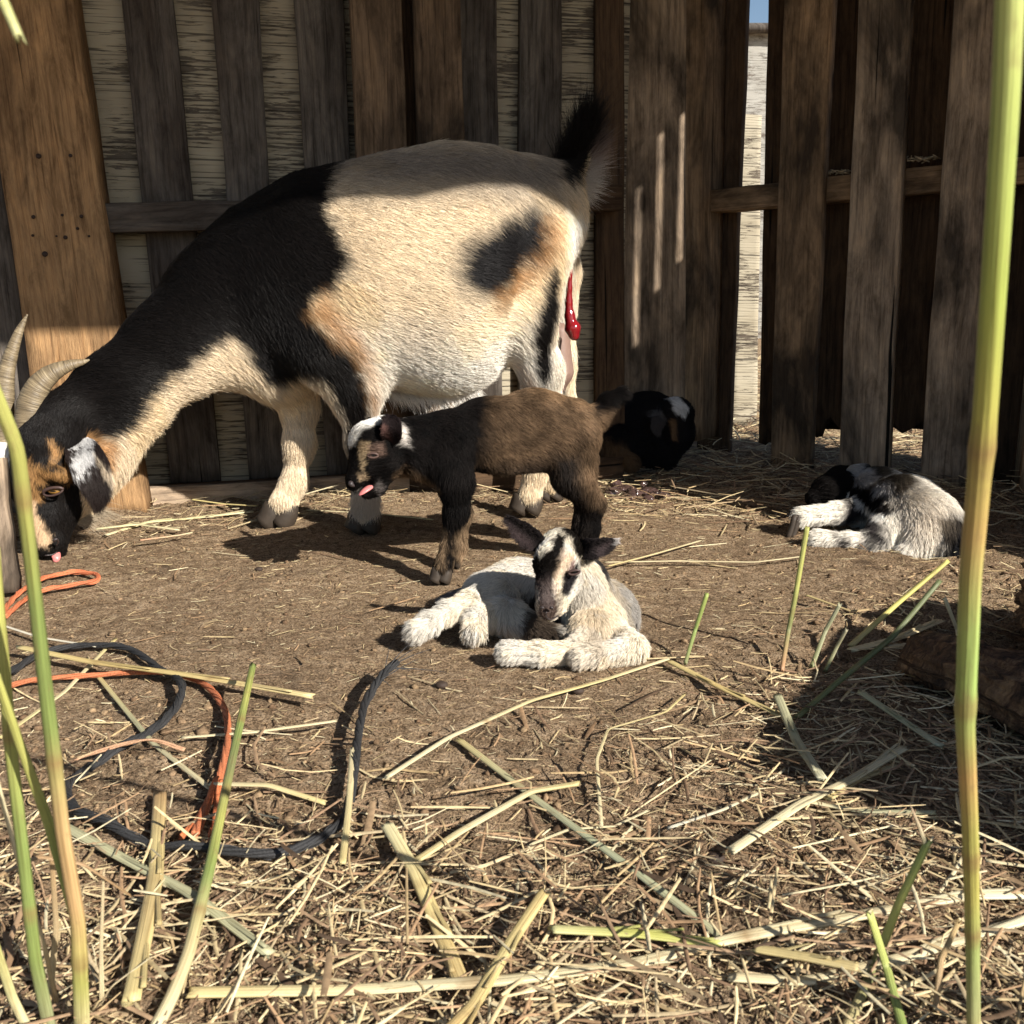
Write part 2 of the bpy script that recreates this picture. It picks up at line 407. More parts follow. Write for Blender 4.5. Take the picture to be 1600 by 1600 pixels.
for (u0, u1, l0, l1, m) in [(545, 628, 578, 650, W_mid), (645, 720, 668, 738, W_mid), (396, 440, 404, 446, W_dark)][:2]:
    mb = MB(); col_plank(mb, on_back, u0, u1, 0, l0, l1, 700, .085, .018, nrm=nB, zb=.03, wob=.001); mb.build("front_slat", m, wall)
def rail(p, q, h, thick, m, nrm, par, name="rail", zr=None):
    mb = MB(); up = np.array([0, 0, h / 2]); p = np.asarray(p); q = np.asarray(q)
    # grain runs along the rail: give the plank its length sideways
    plank(mb, p + up, p - up, q - up, q + up, thick, nrm=nrm, rings=24, wob=.001); return mb.build(name, m, par)
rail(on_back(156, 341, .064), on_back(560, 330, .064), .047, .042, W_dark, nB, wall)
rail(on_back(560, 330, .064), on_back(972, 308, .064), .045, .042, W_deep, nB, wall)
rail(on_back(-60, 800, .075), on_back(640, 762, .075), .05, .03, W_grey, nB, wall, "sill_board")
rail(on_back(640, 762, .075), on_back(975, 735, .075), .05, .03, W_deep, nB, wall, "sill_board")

# the big warm leaning board on the left
mb = MB()
YL = 1.735
plank(mb, at(78, 812, YL - .03), at(228, 806, YL - .03), at(77, -260, YL + .045), at(-73, -260, YL + .045), .038, rings=40, wob=.0015, uo=(.2, .4))
big = mb.build("leaning_board", W_warm)
tag(big, "wide warm brown plank leaning upright against the dark wall behind the goat's neck", "board")
# nail holes and dents in it are small dark pegs
M_nail = simple("rusty_nail", (.035, .02, .014), .7, .4)
for (u, v, r) in [(52, 339, 4.5), (97, 336, 3), (127, 338, 4.2), (70, 397, 6.5), (110, 243, 4), (60, 244, 6), (51, 368, 3), (102, 371, 4.6), (88, 369, 2.2), (121, 357, 3.4), (139, 369, 2.6)]:
    mb = MB(); yy = YL + .045 - .075 * (v + 260) / 1072
    p = at(u, v, yy); tube(mb, [p + np.array([0, .004, 0]), p - np.array([0, .0008, 0])], r * dep(v, yy) / F * .68, 8)
    mb.build("nail", M_nail, big)

mb = MB(); plank(mb, at(-60, 935, 1.19), at(26, 925, 1.2), at(2, 715, 1.22), at(-80, 715, 1.22), .02, rings=20)
o = mb.build("plank", W_grey); tag(o, "short grey-brown plank end standing at the left edge beside the goat's muzzle", "plank")

# ------------------------------------------------------------------ right fence of pallets
fence = empty("pallet_fence", tuple((FA + FB) / 2), "brown pallet fence with upright slats and bright gaps on the right", "fence")
# corner board, with strips of sun across it
mb = MB(); p0, p1 = at(974, 690, 2.11), at(1071, 690, 2.13)
t0, t1 = at(971, -300, 2.11), at(1073, -300, 2.13)
plank(mb, p0, p1, t1, t0, .02, rings=30, wob=.001); mb.build("corner_board", W_grey, fence)
mb = MB(); plank(mb, at(1069, 688, 2.24), at(1089, 690, 2.22), at(1103, -330, 2.22), at(1070, -330, 2.24), .10, rings=30, wob=.001); mb.build("post", W_brown, fence)
# front slats
for (u0, u1, l0, l1, vb, m, zb) in [(1225, 1300, 1203, 1264, 735, W_brown, 0.0), (1342, 1423, 1310, 1386, 724, W_grey, 0.), (1490, 1600, 1436, 1532, 765, W_grey, 0.),
                                    (1668, 1760, 1590, 1680, 780, W_brown, 0.)]:
    mb = MB(); col_plank(mb, on_fence, u0, u1, 0, l0, l1, vb, 0.0, .026, nrm=nF + np.array([0.0, 0, 0]), zb=zb, wob=.0012, rings=40); mb.build("slat", m, fence)
# rear slats, hung short of the ground, with splintered ends
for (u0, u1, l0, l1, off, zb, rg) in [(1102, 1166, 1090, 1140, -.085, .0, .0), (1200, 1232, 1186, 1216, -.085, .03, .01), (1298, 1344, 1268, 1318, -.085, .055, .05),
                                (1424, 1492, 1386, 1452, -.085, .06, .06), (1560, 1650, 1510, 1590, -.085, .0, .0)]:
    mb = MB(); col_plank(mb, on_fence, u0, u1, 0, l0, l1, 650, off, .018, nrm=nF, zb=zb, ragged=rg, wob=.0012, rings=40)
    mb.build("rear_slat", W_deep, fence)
rail(on_fence(1088, 316, -.022), on_fence(1640, 262, -.022), .046, .06, W_brown, nF, fence)
# dry litter caught on the rail
mb = MB()
for (ua, ub, va, vb_, nn) in [(1408, 1466, 252, 250, 46), (1290, 1330, 272, 270, 26)]:
    for k in range(nn):
        s = rng.random(); p = on_fence(ua + (ub - ua) * s, va + (vb_ - va) * s, -.03 - rng.random() * .03) + np.array([0, 0, rng.random() * .006])
        a = rng.random() * 6.28; l = .006 + rng.random() * .018
        d = np.array([math.cos(a), math.sin(a), (rng.random() - .3) * .8]) * l
        g = rng.random(); tube(mb, [p - d / 2, p + d / 2], .0006 + rng.random() * .0007, 5, C=(.3 + .25 * g, .24 + .2 * g, .15 + .14 * g))
tag(mb.build("chaff", M_bits), "dry chaff caught on top of the brown fence rail", "chaff", kind="stuff")

# right side of the shelter, outside the frame: it throws the shade on the fence and the far corner
side = empty("side_wall", (.96, 1.5, 0), "pallet side wall closing the shelter beyond the right of the fence", "wall")
def xplank(y0, y1, z0=0., z1=1.355, x=.97, m=W_brown):
    mb = MB(); plank(mb, (x, y0, z0), (x, y1, z0), (x, y1, z1), (x, y0, z1), .006, nrm=(-1, 0, 0), rings=16, wob=.0004); mb.build("side_slat", m, side)
for y0, y1, z0 in [(1.12, 1.20, 0), (1.20, 1.302, 0), (1.302, 1.385, 0), (1.385, 1.399, -1), (1.399, 1.434, 0), (1.434, 1.448, -2), (1.448, 1.485, 0), (1.485, 1.498, -3), (1.498, 1.61, 0), (1.61, 1.715, 0), (1.715, 1.82, 0), (1.822, 1.925, 0), (1.927, 2.03, 0), (2.032, 2.14, 0)]:
    if z0 == 0: xplank(y0 + .0005, y1 - .0005)
    else:
        xplank(y0 + .0005, y1 - .0005, 0, {-1: .875, -2: .95, -3: .97}[z0]); xplank(y0 + .0005, y1 - .0005, {-1: 1.19, -2: 1.255, -3: 1.255}[z0])
# roof over the pen; its front edge throws the shadow line across the goat's back
roof = empty("shelter_roof", (0, 1.5, 1.36), "low plywood roof over the goat pen, above the picture", "roof")
ZR = 1.36
def roofedge(x): return 1.47 - (ZR - .50) * (SUN.y / SUN.z) * -1 if False else 1.487 + (ZR - .505) / SUN.z * SUN.y
ye = roofedge(0)
mb = MB(); n = 40; xs = np.linspace(-1.7, 1.0, n)
ed = ye + .10 * np.clip((xs - .86) / .16, 0, 1) + .006 * fbm(np.stack([xs * 5, xs * 0, xs * 0], 1), 3)
V = []; 
for x, e in zip(xs, ed): V += [(x, e, ZR), (x, 2.3, ZR + .02), (x, 2.3, ZR + .04), (x, e, ZR + .02)]
V = np.array(V); i = np.arange(n - 1)[:, None] * 4; j = np.arange(4)[None]; j2 = (j + 1) % 4
mb.add(V, [np.stack([i + j, i + j2, i + 4 + j2, i + 4 + j], -1).reshape(-1, 4), np.array([(0, 1, 2, 3)]), np.array([(0, 1, 2, 3)]) + (n - 1) * 4], V[:, :2])
mb.build("sheet", W_grey, roof)
mb = MB(); plank(mb, (1.003, ed[-1], ZR), (1.22, ed[-1], ZR), (1.22, 1.10, ZR), (1.003, 1.10, ZR), .02, nrm=(0, 0, -1), rings=8); mb.build("shade_strip", W_grey, roof)  # unseen strip added beside the roof to keep sun off the goat's rump

# ------------------------------------------------------------------ seen through the gap: neighbour shed, painted post
shed = empty("neighbour_shed", (2.0, 8.2, 0), "sunlit whitewashed plank shed seen through the gap in the fence", "shed")
mb = MB()
for k in range(11):
    z0 = k * .19; plank(mb, (-.4, 7.6, z0), (4.6, 7.6, z0), (4.6, 7.6, z0 + .189), (-.4, 7.6, z0 + .189), .02, nrm=(0, -1, 0), rings=50, wob=.006)
mb.build("plank_siding", M_peelw, shed)
mb = MB(); plank(mb, (-.5, 7.5, 2.12), (4.7, 7.5, 2.12), (4.7, 8.6, 2.17), (-.5, 8.6, 2.17), .05, nrm=(0, -.2, 1), rings=10); mb.build("roof", W_dark, shed)
pl = MB()
p = at(1145, 640, 2.75); q = at(1184, 640, 2.75)
plank(pl, (p[0], 2.75, 0), (q[0], 2.75, 0), at(1190, 180, 2.75), at(1155, 178, 2.75), .02, wob=.001, uo=(3, 3))
o = pl.build("painted_board", M_peelb); tag(o, "narrow sunlit board with peeling white paint standing behind the gap in the fence", "board")
# unseen board added on the right to shade the corner with the log
mb = MB(); plank(mb, (.60, .34, 0), (.60, .86, 0), (.60, .86, .20), (.60, .34, .36), .02, nrm=(-1, 0, 0), rings=16, wob=.004)
tag(mb.build("shade_board", W_grey), "unseen grey board added right of the picture to shade the log corner", "board")
# low dark field edge behind everything
mb = MB(); xs = np.linspace(-60, 60, 80); hh = 2.2 + 1.2 * fbm(np.stack([xs * .2, xs * 0, xs * 0], 1), 4)
V = []
for x, h in zip(xs, hh): V += [(x, 60, -.1), (x, 66, h), (x, 74, -.1)]
V = np.array(V); i = np.arange(79)[:, None] * 3; j = np.arange(2)[None]
mb.add(V, np.stack([i + j, i + 3 + j, i + 4 + j, i + 1 + j], -1).reshape(-1, 4))
tag(mb.build("hills", simple("far_field", (.09, .10, .05), .9, .1, .3)), kind="structure")

# ------------------------------------------------------------------ animals: one continuous surface from blended tapered limbs
def surfnet(Fd, org, h):
    S = Fd < 0; nx, ny, nz = S.shape
    cnt = np.zeros((nx - 1, ny - 1, nz - 1), np.int8)
    for dx in (0, 1):
        for dy in (0, 1):
            for dz in (0, 1): cnt += S[dx:nx - 1 + dx, dy:ny - 1 + dy, dz:nz - 1 + dz]
    act = (cnt > 0) & (cnt < 8); idx = np.argwhere(act); cid = -np.ones(act.shape, np.int64); cid[act] = np.arange(len(idx))
    acc = np.zeros((len(idx), 3)); num = np.zeros(len(idx))
    cor = [(0, 0, 0), (1, 0, 0), (0, 1, 0), (1, 1, 0), (0, 0, 1), (1, 0, 1), (0, 1, 1), (1, 1, 1)]
    ed = [(0, 1), (2, 3), (4, 5), (6, 7), (0, 2), (1, 3), (4, 6), (5, 7), (0, 4), (1, 5), (2, 6), (3, 7)]
    val = [Fd[idx[:, 0] + c[0], idx[:, 1] + c[1], idx[:, 2] + c[2]] for c in cor]
    for a, b in ed:
        va, vb = val[a], val[b]; m = (va < 0) != (vb < 0)
        t = np.where(m, va / np.where(m, va - vb, 1), 0)
        ca, cb = np.array(cor[a]), np.array(cor[b])
        acc += m[:, None] * (ca + (cb - ca) * t[:, None]); num += m
    V = org + (idx + acc / num[:, None]) * h
    Q = []
    for ax in range(3):
        sl = [slice(None)] * 3; s0 = list(sl); s1 = list(sl); s0[ax] = slice(0, -1); s1[ax] = slice(1, None)
        A, B = S[tuple(s0)], S[tuple(s1)]; e = np.argwhere(A != B)
        u, w = (ax + 1) % 3, (ax + 2) % 3
        ok = (e[:, u] > 0) & (e[:, w] > 0) & (e[:, u] < S.shape[u] - 1) & (e[:, w] < S.shape[w] - 1); e = e[ok]
        sgn = A[e[:, 0], e[:, 1], e[:, 2]]
        def g(du, dw):
            c = e.copy(); c[:, u] += du; c[:, w] += dw; return cid[c[:, 0], c[:, 1], c[:, 2]]
        q = np.stack([g(-1, -1), g(0, -1), g(0, 0), g(-1, 0)], 1)
        q[~sgn] = q[~sgn][:, ::-1]; Q.append(q)
    return V, np.concatenate(Q)
def vnormals(V, Q):
    n = np.cross(V[Q[:, 2]] - V[Q[:, 0]], V[Q[:, 3]] - V[Q[:, 1]])
    N = np.zeros_like(V)
    for k in range(4):
        for c in range(3): N[:, c] += np.bincount(Q[:, k], n[:, c], len(V))
    return N / (np.linalg.norm(N, axis=1)[:, None] + 1e-12)
def rcone(p, a, b, ra, rb, fl, ax=1):
    s = np.ones(3); s[ax] = 1 / fl
    P, A, B = p * s, a * s, b * s
    d = B - A; L = d.dot(d)
    t = np.clip(((P - A) @ d) / L, 0, 1) if L > 1e-10 else np.zeros(P.shape[:-1])
    r = ra + (rb - ra) * t
    return np.linalg.norm(P - (A + t[..., None] * d), axis=-1) - r
class Body:
    def __init__(s, k=.02): s.pr = []; s.k = k
    def seg(s, A, B=None, k=None, fl=1.0, flow=None, hl=1.0, cut=False):
        """A, B = (u, v, Y, radius in pixels)"""
        B = A if B is None else B
        a, b = at(*A[:3]), at(*B[:3]); ra, rb = A[3] * dep(A[1], A[2]) / F, B[3] * dep(B[1], B[2]) / F
        d = b - a; 
        if flow is None: flow = d
        flow = np.array(flow, float); flow /= np.linalg.norm(flow) + 1e-9
        s.pr.append(dict(a=a, b=b, ra=ra, rb=rb, k=s.k if k is None else k, fl=fl, flow=flow, hl=hl, cut=cut))
    def chain(s, pts, **kw):
        for i in range(len(pts) - 1): s.seg(pts[i], pts[i + 1], **kw)
    def mesh(s, h):
        lo = np.min([np.minimum(p['a'], p['b']) - max(p['ra'], p['rb']) for p in s.pr if not p['cut']], 0) - 4 * h - .01
        hi = np.max([np.maximum(p['a'], p['b']) + max(p['ra'], p['rb']) for p in s.pr if not p['cut']], 0) + 4 * h + .01
        n = np.ceil((hi - lo) / h).astype(int) + 1; Fd = np.full(n, 1.0)
        for p in s.pr:
            m = max(p['ra'], p['rb']) * max(1, p['fl']) + p['k'] + 2 * h
            i0 = np.clip(((np.minimum(p['a'], p['b']) - m - lo) / h).astype(int), 0, n - 1); i1 = np.clip(((np.maximum(p['a'], p['b']) + m - lo) / h).astype(int) + 2, 0, n)
            ax = [lo[c] + h * np.arange(i0[c], i1[c]) for c in range(3)]
            G = np.stack(np.meshgrid(*ax, indexing='ij'), -1); d = rcone(G, p['a'], p['b'], p['ra'], p['rb'], p['fl'])
            sub = Fd[i0[0]:i1[0], i0[1]:i1[1], i0[2]:i1[2]]; k = p['k']
            if p['cut']:
                d = -d; hh = np.maximum(k - np.abs(sub - d), 0) / k; sub[...] = np.maximum(sub, d) + hh * hh * k / 4
            else:
                hh = np.maximum(k - np.abs(sub - d), 0) / k; sub[...] = np.minimum(sub, d) - hh * hh * k / 4
        V, Q = surfnet(Fd, lo, h); s.V, s.Q = V, Q
        s.N = vnormals(V, Q)
        W = np.zeros(len(V)); Fl = np.zeros((len(V), 3)); HL = np.zeros(len(V))
        for p in s.pr:
            if p['cut']: continue
            d = rcone(V, p['a'], p['b'], p['ra'], p['rb'], p['fl']); w = np.exp(-np.clip(d, 0, None) / (.25 * max(p['ra'], p['rb']) + .004))
            W += w; Fl += w[:, None] * p['flow']; HL += w * p['hl']
        s.Fl = Fl / (np.linalg.norm(Fl, axis=1)[:, None] + 1e-9); s.HL = HL / (W + 1e-12)
        return s

def polydist(X, Z, poly):
    """signed distance (negative inside) to a polygon in the x,z plane"""
    P = np.asarray(poly); n = len(P); d = np.full(X.shape, 1e9); ins = np.zeros(X.shape, bool)
    for i in range(n):
        a, b = P[i], P[(i + 1) % n]; e = b - a; t = np.clip(((X - a[0]) * e[0] + (Z - a[1]) * e[1]) / (e @ e + 1e-12), 0, 1)
        d = np.minimum(d, np.hypot(X - a[0] - t * e[0], Z - a[1] - t * e[1]))
        c = (a[1] > Z) != (b[1] > Z)
        with np.errstate(divide='ignore', invalid='ignore'): xi = (b[0] - a[0]) * (Z - a[1]) / (b[1] - a[1]) + a[0]
        ins ^= c & (X < xi)
    return np.where(ins, -d, d)
def paint(base, patches, Yp, nz=.004, soft=.006):
    """coat markings: outlines on the animal's side, carried through the body across its width"""
    prep = []
    for pt in patches:
        poly, c = pt[0], pt[1]; kw = pt[2] if len(pt) > 2 else {}
        Y = kw.get('Y', Yp); w = np.array([at(u, v, Y)[[0, 2]] for u, v in poly]); prep.append((w, np.array(c), kw))
    def f(P):
        C = np.tile(np.array(base, float), (len(P), 1))
        jit = nz * (fbm(P * 60, 3) * 2 + fbm(P * 300 + 9, 2))
        for w, c, kw in prep:
            m = (P[:, 0] > w[:, 0].min() - .04) & (P[:, 0] < w[:, 0].max() + .04) & (P[:, 2] > w[:, 1].min() - .04) & (P[:, 2] < w[:, 1].max() + .04)
            if 'ymax' in kw: m &= P[:, 1] < kw['ymax']
            if 'ymin' in kw: m &= P[:, 1] > kw['ymin']
            if not m.any(): continue
            d = polydist(P[m, 0], P[m, 2], w) + jit[m] * kw.get('nz', 1); s = kw.get('soft', soft)
            a = np.clip(.5 - d / (2 * s), 0, 1)[:, None] * kw.get('a', 1)
            C[m] = C[m] * (1 - a) + c * a
        return C
    return f
HAIR = float(os.environ.get("HAIR", "1"))
def fur(name, V, Q, N, Fl, HL, colf, n, L, parent, mat, wid=.0004, lay=.35, grav=.25, clump=.35, cs=.006, jit=.25, seed=1, tipc=1.0, sh=.25, fv=.55):
    if HAIR <= 0: return None
    n = int(n * HAIR); r = np.random.default_rng(seed)
    T = np.concatenate([Q[:, [0, 1, 2]], Q[:, [0, 2, 3]]]) if Q.shape[1] == 4 else Q
    A = .5 * np.linalg.norm(np.cross(V[T[:, 1]] - V[T[:, 0]], V[T[:, 2]] - V[T[:, 0]]), axis=1)
    # parts turned well away from every plausible viewpoint get a thinner coat
    back = N[T[:, 0], 1] > .45; A = np.where(back, A * .3, A)
    ti = r.choice(len(T), n, p=A / A.sum()); b1, b2 = r.random(n), r.random(n); fl_ = b1 + b2 > 1; b1[fl_] = 1 - b1[fl_]; b2[fl_] = 1 - b2[fl_]
    t = T[ti]; w = np.stack([1 - b1 - b2, b1, b2], 1)[..., None]
    P = (V[t] * w).sum(1); Nn = (N[t] * w).sum(1); Nn /= np.linalg.norm(Nn, axis=1)[:, None] + 1e-9
    D = (Fl[t] * w).sum(1); H = (HL[t] * w[..., 0]).sum(1)
    wob = np.stack([fbm(P * 28 + 5 * c, 2) for c in range(3)], 1)
    D = D + fv * wob + jit * r.normal(size=(n, 3)) + np.array([0, 0, -.15])
    D = D - Nn * (D * Nn).sum(1)[:, None]; D /= np.linalg.norm(D, axis=1)[:, None] + 1e-9
    la = lay * (1 + .3 * r.normal(size=n)); D = D * np.cos(la)[:, None] + Nn * np.sin(la)[:, None]
    Ln = L * H * (.65 + .7 * r.random(n))
    ts = np.array([0, .35, .7, 1.0]); G = np.array([0, 0, -1.])
    bend = r.normal(size=(n, 3)) * .10
    pts = P[:, None] + Ln[:, None, None] * (ts[None, :, None] * D[:, None] + (ts ** 2)[None, :, None] * (grav * G[None, None] + bend[:, None] - .12 * Nn[:, None]))
    cell = np.floor(P / cs + .5 * wob * 2).astype(int); key = cell[:, 0] * 73856093 ^ cell[:, 1] * 19349663 ^ cell[:, 2] * 83492791
    _, inv = np.unique(key, return_inverse=True); cntc = np.bincount(inv)
    tip = pts[:, -1]; mt = np.stack([np.bincount(inv, tip[:, c]) / cntc for c in range(3)], 1)[inv]; mp = np.stack([np.bincount(inv, P[:, c]) / cntc for c in range(3)], 1)[inv]
    off = (mt - tip) * clump
    pts += (ts ** 1.5)[None, :, None] * off[:, None]
    C = colf(P) * (1 + sh * (r.random(n)[:, None] - .5) * 2) * np.where(r.random(n)[:, None] < .08, .6, 1.0)
    C = np.clip(C, .004, .95)
    cu = bpy.data.hair_curves.new(name); cu.add_curves([4] * n)
    org = np.array(parent_org(parent))
    cu.attributes["position"].data.foreach_set("vector", (pts - org).astype(np.float32).ravel())
    ra = cu.attributes.get("radius") or cu.attributes.new("radius", 'FLOAT', 'POINT')
    rr = (wid / 2 * (.7 + .6 * r.random(n)))[:, None] * np.array([1, .9, .6, .12])[None]
    ra.data.foreach_set("value", rr.astype(np.float32).ravel())
    ca = cu.attributes.new("col", 'FLOAT_COLOR', 'CURVE'); cc = np.ones((n, 4), np.float32); cc[:, :3] = C; ca.data.foreach_set("color", cc.ravel())
    cu.materials.append(mat)
    o = bpy.data.objects.new(name, cu); return link(o, parent)
def ear(name, spine, wid, side, cup, colf, parent, n, L, thick=.003, seed=3, mat=None, inner=None):
    """leaf-shaped ear: spine points, half widths, side direction; cup folds the rims forward"""
    S = resample(np.asarray(spine), 16); W = np.interp(np.linspace(0, 1, 16), np.linspace(0, 1, len(wid)), wid)
    side = np.asarray(side, float); Tn = np.gradient(S, axis=0); Tn /= np.linalg.norm(Tn, axis=1)[:, None]
    sd = side - Tn * (Tn @ side)[:, None]; sd /= np.linalg.norm(sd, axis=1)[:, None]; nn = np.cross(Tn, sd)
    nn *= np.sign(-nn[:, 1:2] + 1e-6)                     # nn towards the viewer side
    a = np.linspace(-1, 1, 9)
    Fr = S[:, None] + W[:, None, None] * a[None, :, None] * sd[:, None] + (cup * W[:, None] * (a[None] ** 2))[..., None] * nn[:, None]
    Bk = Fr - nn[:, None] * thick * (1 - .7 * a[None, :, None] ** 4)
    m, k = 16, 9
    V = np.concatenate([Fr.reshape(-1, 3), Bk.reshape(-1, 3)]); i = np.arange(m - 1)[:, None] * k; j = np.arange(k - 1)[None]
    f = np.stack([i + j, i + j + 1, i + k + j + 1, i + k + j], -1).reshape(-1, 4); bq = f[:, ::-1] + m * k
    o_ = m * k; rim = []
    for r_ in range(m - 1): rim += [(r_ * k, r_ * k + k, o_ + r_ * k + k, o_ + r_ * k), (r_ * k + k - 1, o_ + r_ * k + k - 1, o_ + r_ * k + 2 * k - 1, r_ * k + 2 * k - 1)]
    for c in range(k - 1): rim += [((m - 1) * k + c, (m - 1) * k + c + 1, o_ + (m - 1) * k + c + 1, o_ + (m - 1) * k + c)]
    Q = np.concatenate([f, bq, np.array(rim)])
    N = vnormals(V, Q)
    cen = V.mean(0); ref = np.concatenate([np.repeat(nn, k, 0), -np.repeat(nn, k, 0)])
    if (N * ref).sum() < 0: Q = Q[:, ::-1]; N = -N
    C = colf(V); o = mesh(name, V, Q, M_skin, parent, True, None, C)
    Flw = np.concatenate([np.repeat(Tn, k, 0)] * 2)
    fur("ear_hair", V, Q, N, Flw, np.ones(len(V)), colf, n, L, o, mat or M_hairk, lay=.3, wid=.00035, clump=.2, seed=seed)
    return o
def blob_eye(name, p, r, parent, mat, sq=(1, 1, 1)):
    mb = MB(); n1, n2 = 14, 20
    th = np.linspace(0, math.pi, n1)[:, None]; ph = np.linspace(0, 2 * math.pi, n2, endpoint=False)[None]
    V = np.stack([np.sin(th) * np.cos(ph) * sq[0], np.sin(th) * np.sin(ph) * sq[1], np.cos(th) * sq[2] + 0 * ph], -1).reshape(-1, 3) * r + p
    i = np.arange(n1 - 1)[:, None] * n2; j = np.arange(n2)[None]; j2 = (j + 1) % n2
    mb.add(V, np.stack([i + j, i + n2 + j, i + n2 + j2, i + j2], -1).reshape(-1, 4)); return mb.build(name, mat, parent)

BLK = (.0075, .0062, .0058); CRM = (.80, .655, .465); TAN = (.48, .26, .11); WHT = (.86, .82, .75); GRY = (.20, .175, .155)
M_horn = None
def horn_mat():
    m, t, b = nt("horn"); u = uvv(t)
    w = noise(t, mapv(t, u, (2.0, 230, 1)), 1.0, 4, .6, .3); n2 = noise(t, mapv(t, u, (10, 25, 1)), 1.0, 4, .6)
    c = ramp(t, w, [(.3, (.08, .06, .036)), (.5, (.21, .16, .095)), (.72, (.36, .29, .18))])
    c = mixc(t, ramp(t, n2, [(.4, 0.), (.7, .5)]), c, (.14, .11, .07))
    t.links.new(c, b.inputs["Base Color"]); b.inputs["Roughness"].default_value = .5; bump(t, b, w, .9, .003); return m
M_horn = horn_mat()
M_hoof = simple("hoof", (.045, .034, .025), .6, .3, 120., .4, .4)
M_eye_g = simple("goat_iris", (.30, .16, .04), .12, .6, 300., .3, 0); M_black = simple("pupil", (.004, .004, .004), .15, .6, 50., .1, 0)
M_lid = simple("eyelid_skin", (.06, .035, .03), .5, .4, 300., .3, .3)
M_pink = simple("pink_tongue", (.62, .20, .19), .35, .5, 300., .2, .3)
M_nose = simple("nose_skin", (.035, .026, .026), .45, .5, 400., .4, .6)

# ------------------------------------------------------------------ mother goat
goat = empty("goat", (at(620, 800, 1.58)[0], 1.6, 0), "large horned mother goat with black forequarters and cream flank, head lowered", "goat")
g = Body(.05)
bk = (1, .12, -.25)                                         # lie of the coat on the trunk: backwards and a little down
# trunk
g.seg((835, 335, 1.68, 74), (800, 350, 1.67, 96), fl=.95, flow=(.8, .1, -.6))
g.seg((800, 350, 1.67, 96), (715, 372, 1.64, 132), fl=.9, flow=bk)
g.seg((715, 372, 1.64, 132), (600, 400, 1.62, 138), fl=.95, flow=bk)
g.seg((672, 458, 1.62, 147), (600, 460, 1.61, 145), fl=1.0, flow=(.9, .1, .1))
g.seg((600, 405, 1.62, 138), (500, 410, 1.60, 124), fl=.85, flow=bk)
g.seg((500, 412, 1.60, 122), (415, 440, 1.59, 104), fl=.75, flow=(.9, .1, -.45))
g.seg((480, 500, 1.58, 92), (440, 560, 1.58, 62), fl=.8, flow=(.3, 0, -.9))
g.seg((745, 470, 1.63, 92), (700, 500, 1.62, 105), fl=.95, flow=(.6, 0, .5))
# neck
nk = (.75, .15, .25)
g.seg((415, 440, 1.59, 98), (345, 478, 1.57, 80), fl=.72, flow=(.7, .1, -.3))
g.seg((345, 478, 1.57, 80), (262, 552, 1.53, 64), fl=.62, flow=(.75, .1, .0))
g.seg((262, 552, 1.53, 64), (180, 615, 1.49, 51), fl=.62, flow=nk)
g.seg((180, 615, 1.49, 51), (120, 652, 1.465, 47), fl=.7, flow=nk)
g.seg((410, 540, 1.58, 70), (300, 545, 1.55, 40), fl=.7, flow=(.6, 0, -.6))
g.seg((195, 635, 1.50, 52), (158, 715, 1.475, 34), fl=.7, flow=(.2, 0, -.8))
g.seg((158, 715, 1.475, 34), (122, 790, 1.45, 22), fl=.8, flow=(.0, 0, -.9))
# head: face towards the viewer and down, jaw behind
kh = .018; up = (0.1, -.1, .95)
g.seg((100, 665, 1.455, 44), (72, 705, 1.435, 45), k=kh * 1.5, fl=1.0, flow=up, hl=.55)
g.seg((72, 705, 1.435, 45), (62, 755, 1.42, 40), k=kh, fl=1.0, flow=up, hl=.5)
g.seg((62, 755, 1.42, 38), (68, 815, 1.40, 27), k=kh, fl=.95, flow=up, hl=.35)
g.seg((68, 815, 1.40, 27), (76, 856, 1.388, 23), k=kh, fl=.95, flow=up, hl=.3)
g.seg((88, 848, 1.39, 15), (66, 852, 1.385, 14), k=.008, flow=up, hl=.25)
g.seg((105, 715, 1.47, 38), (96, 800, 1.43, 24), k=kh, fl=.9, flow=(.2, 0, .4), hl=.6)     # cheek and jaw
g.seg((96, 800, 1.43, 22), (90, 862, 1.405, 12), k=.012, fl=.9, flow=(.2, 0, .4), hl=.4)
g.seg((96, 745, 1.395, 13), (76, 738, 1.392, 12), k=.014, flow=up, hl=.4)                   # brow
g.seg((86, 768, 1.372, 9), k=.008, cut=True)
g.seg((80, 853, 1.352, 3.5), (84, 848, 1.356, 3), k=.003, cut=True)
# shoulder and near front leg
dn = (.1, 0, -1)
g.seg((470, 455, 1.53, 78), (520, 535, 1.52, 56), fl=.5, flow=(.3, 0, -.8))
g.seg((520, 535, 1.52, 55), (553, 605, 1.53, 36), fl=.75, flow=dn)
g.seg((553, 605, 1.53, 34), (567, 690, 1.54, 23), fl=.9, flow=dn, hl=.7, k=.03)
g.seg((567, 690, 1.54, 24), (572, 762, 1.545, 16), k=.02, flow=dn, hl=.6)
g.seg((572, 762, 1.545, 18), (570, 798, 1.545, 22), k=.02, flow=(-.15, 0, -1), hl=.6)
# far front leg
g.seg((450, 575, 1.60, 48), (466, 630, 1.61, 28), fl=.8, flow=dn, k=.03)
g.seg((466, 630, 1.61, 27), (468, 695, 1.61, 20), k=.02, flow=dn, hl=.7)
g.seg((468, 690, 1.61, 21), (460, 750, 1.605, 16), k=.02, flow=dn, hl=.6)
g.seg((460, 750, 1.605, 17), (443, 785, 1.59, 22), k=.02, flow=dn, hl=.55)
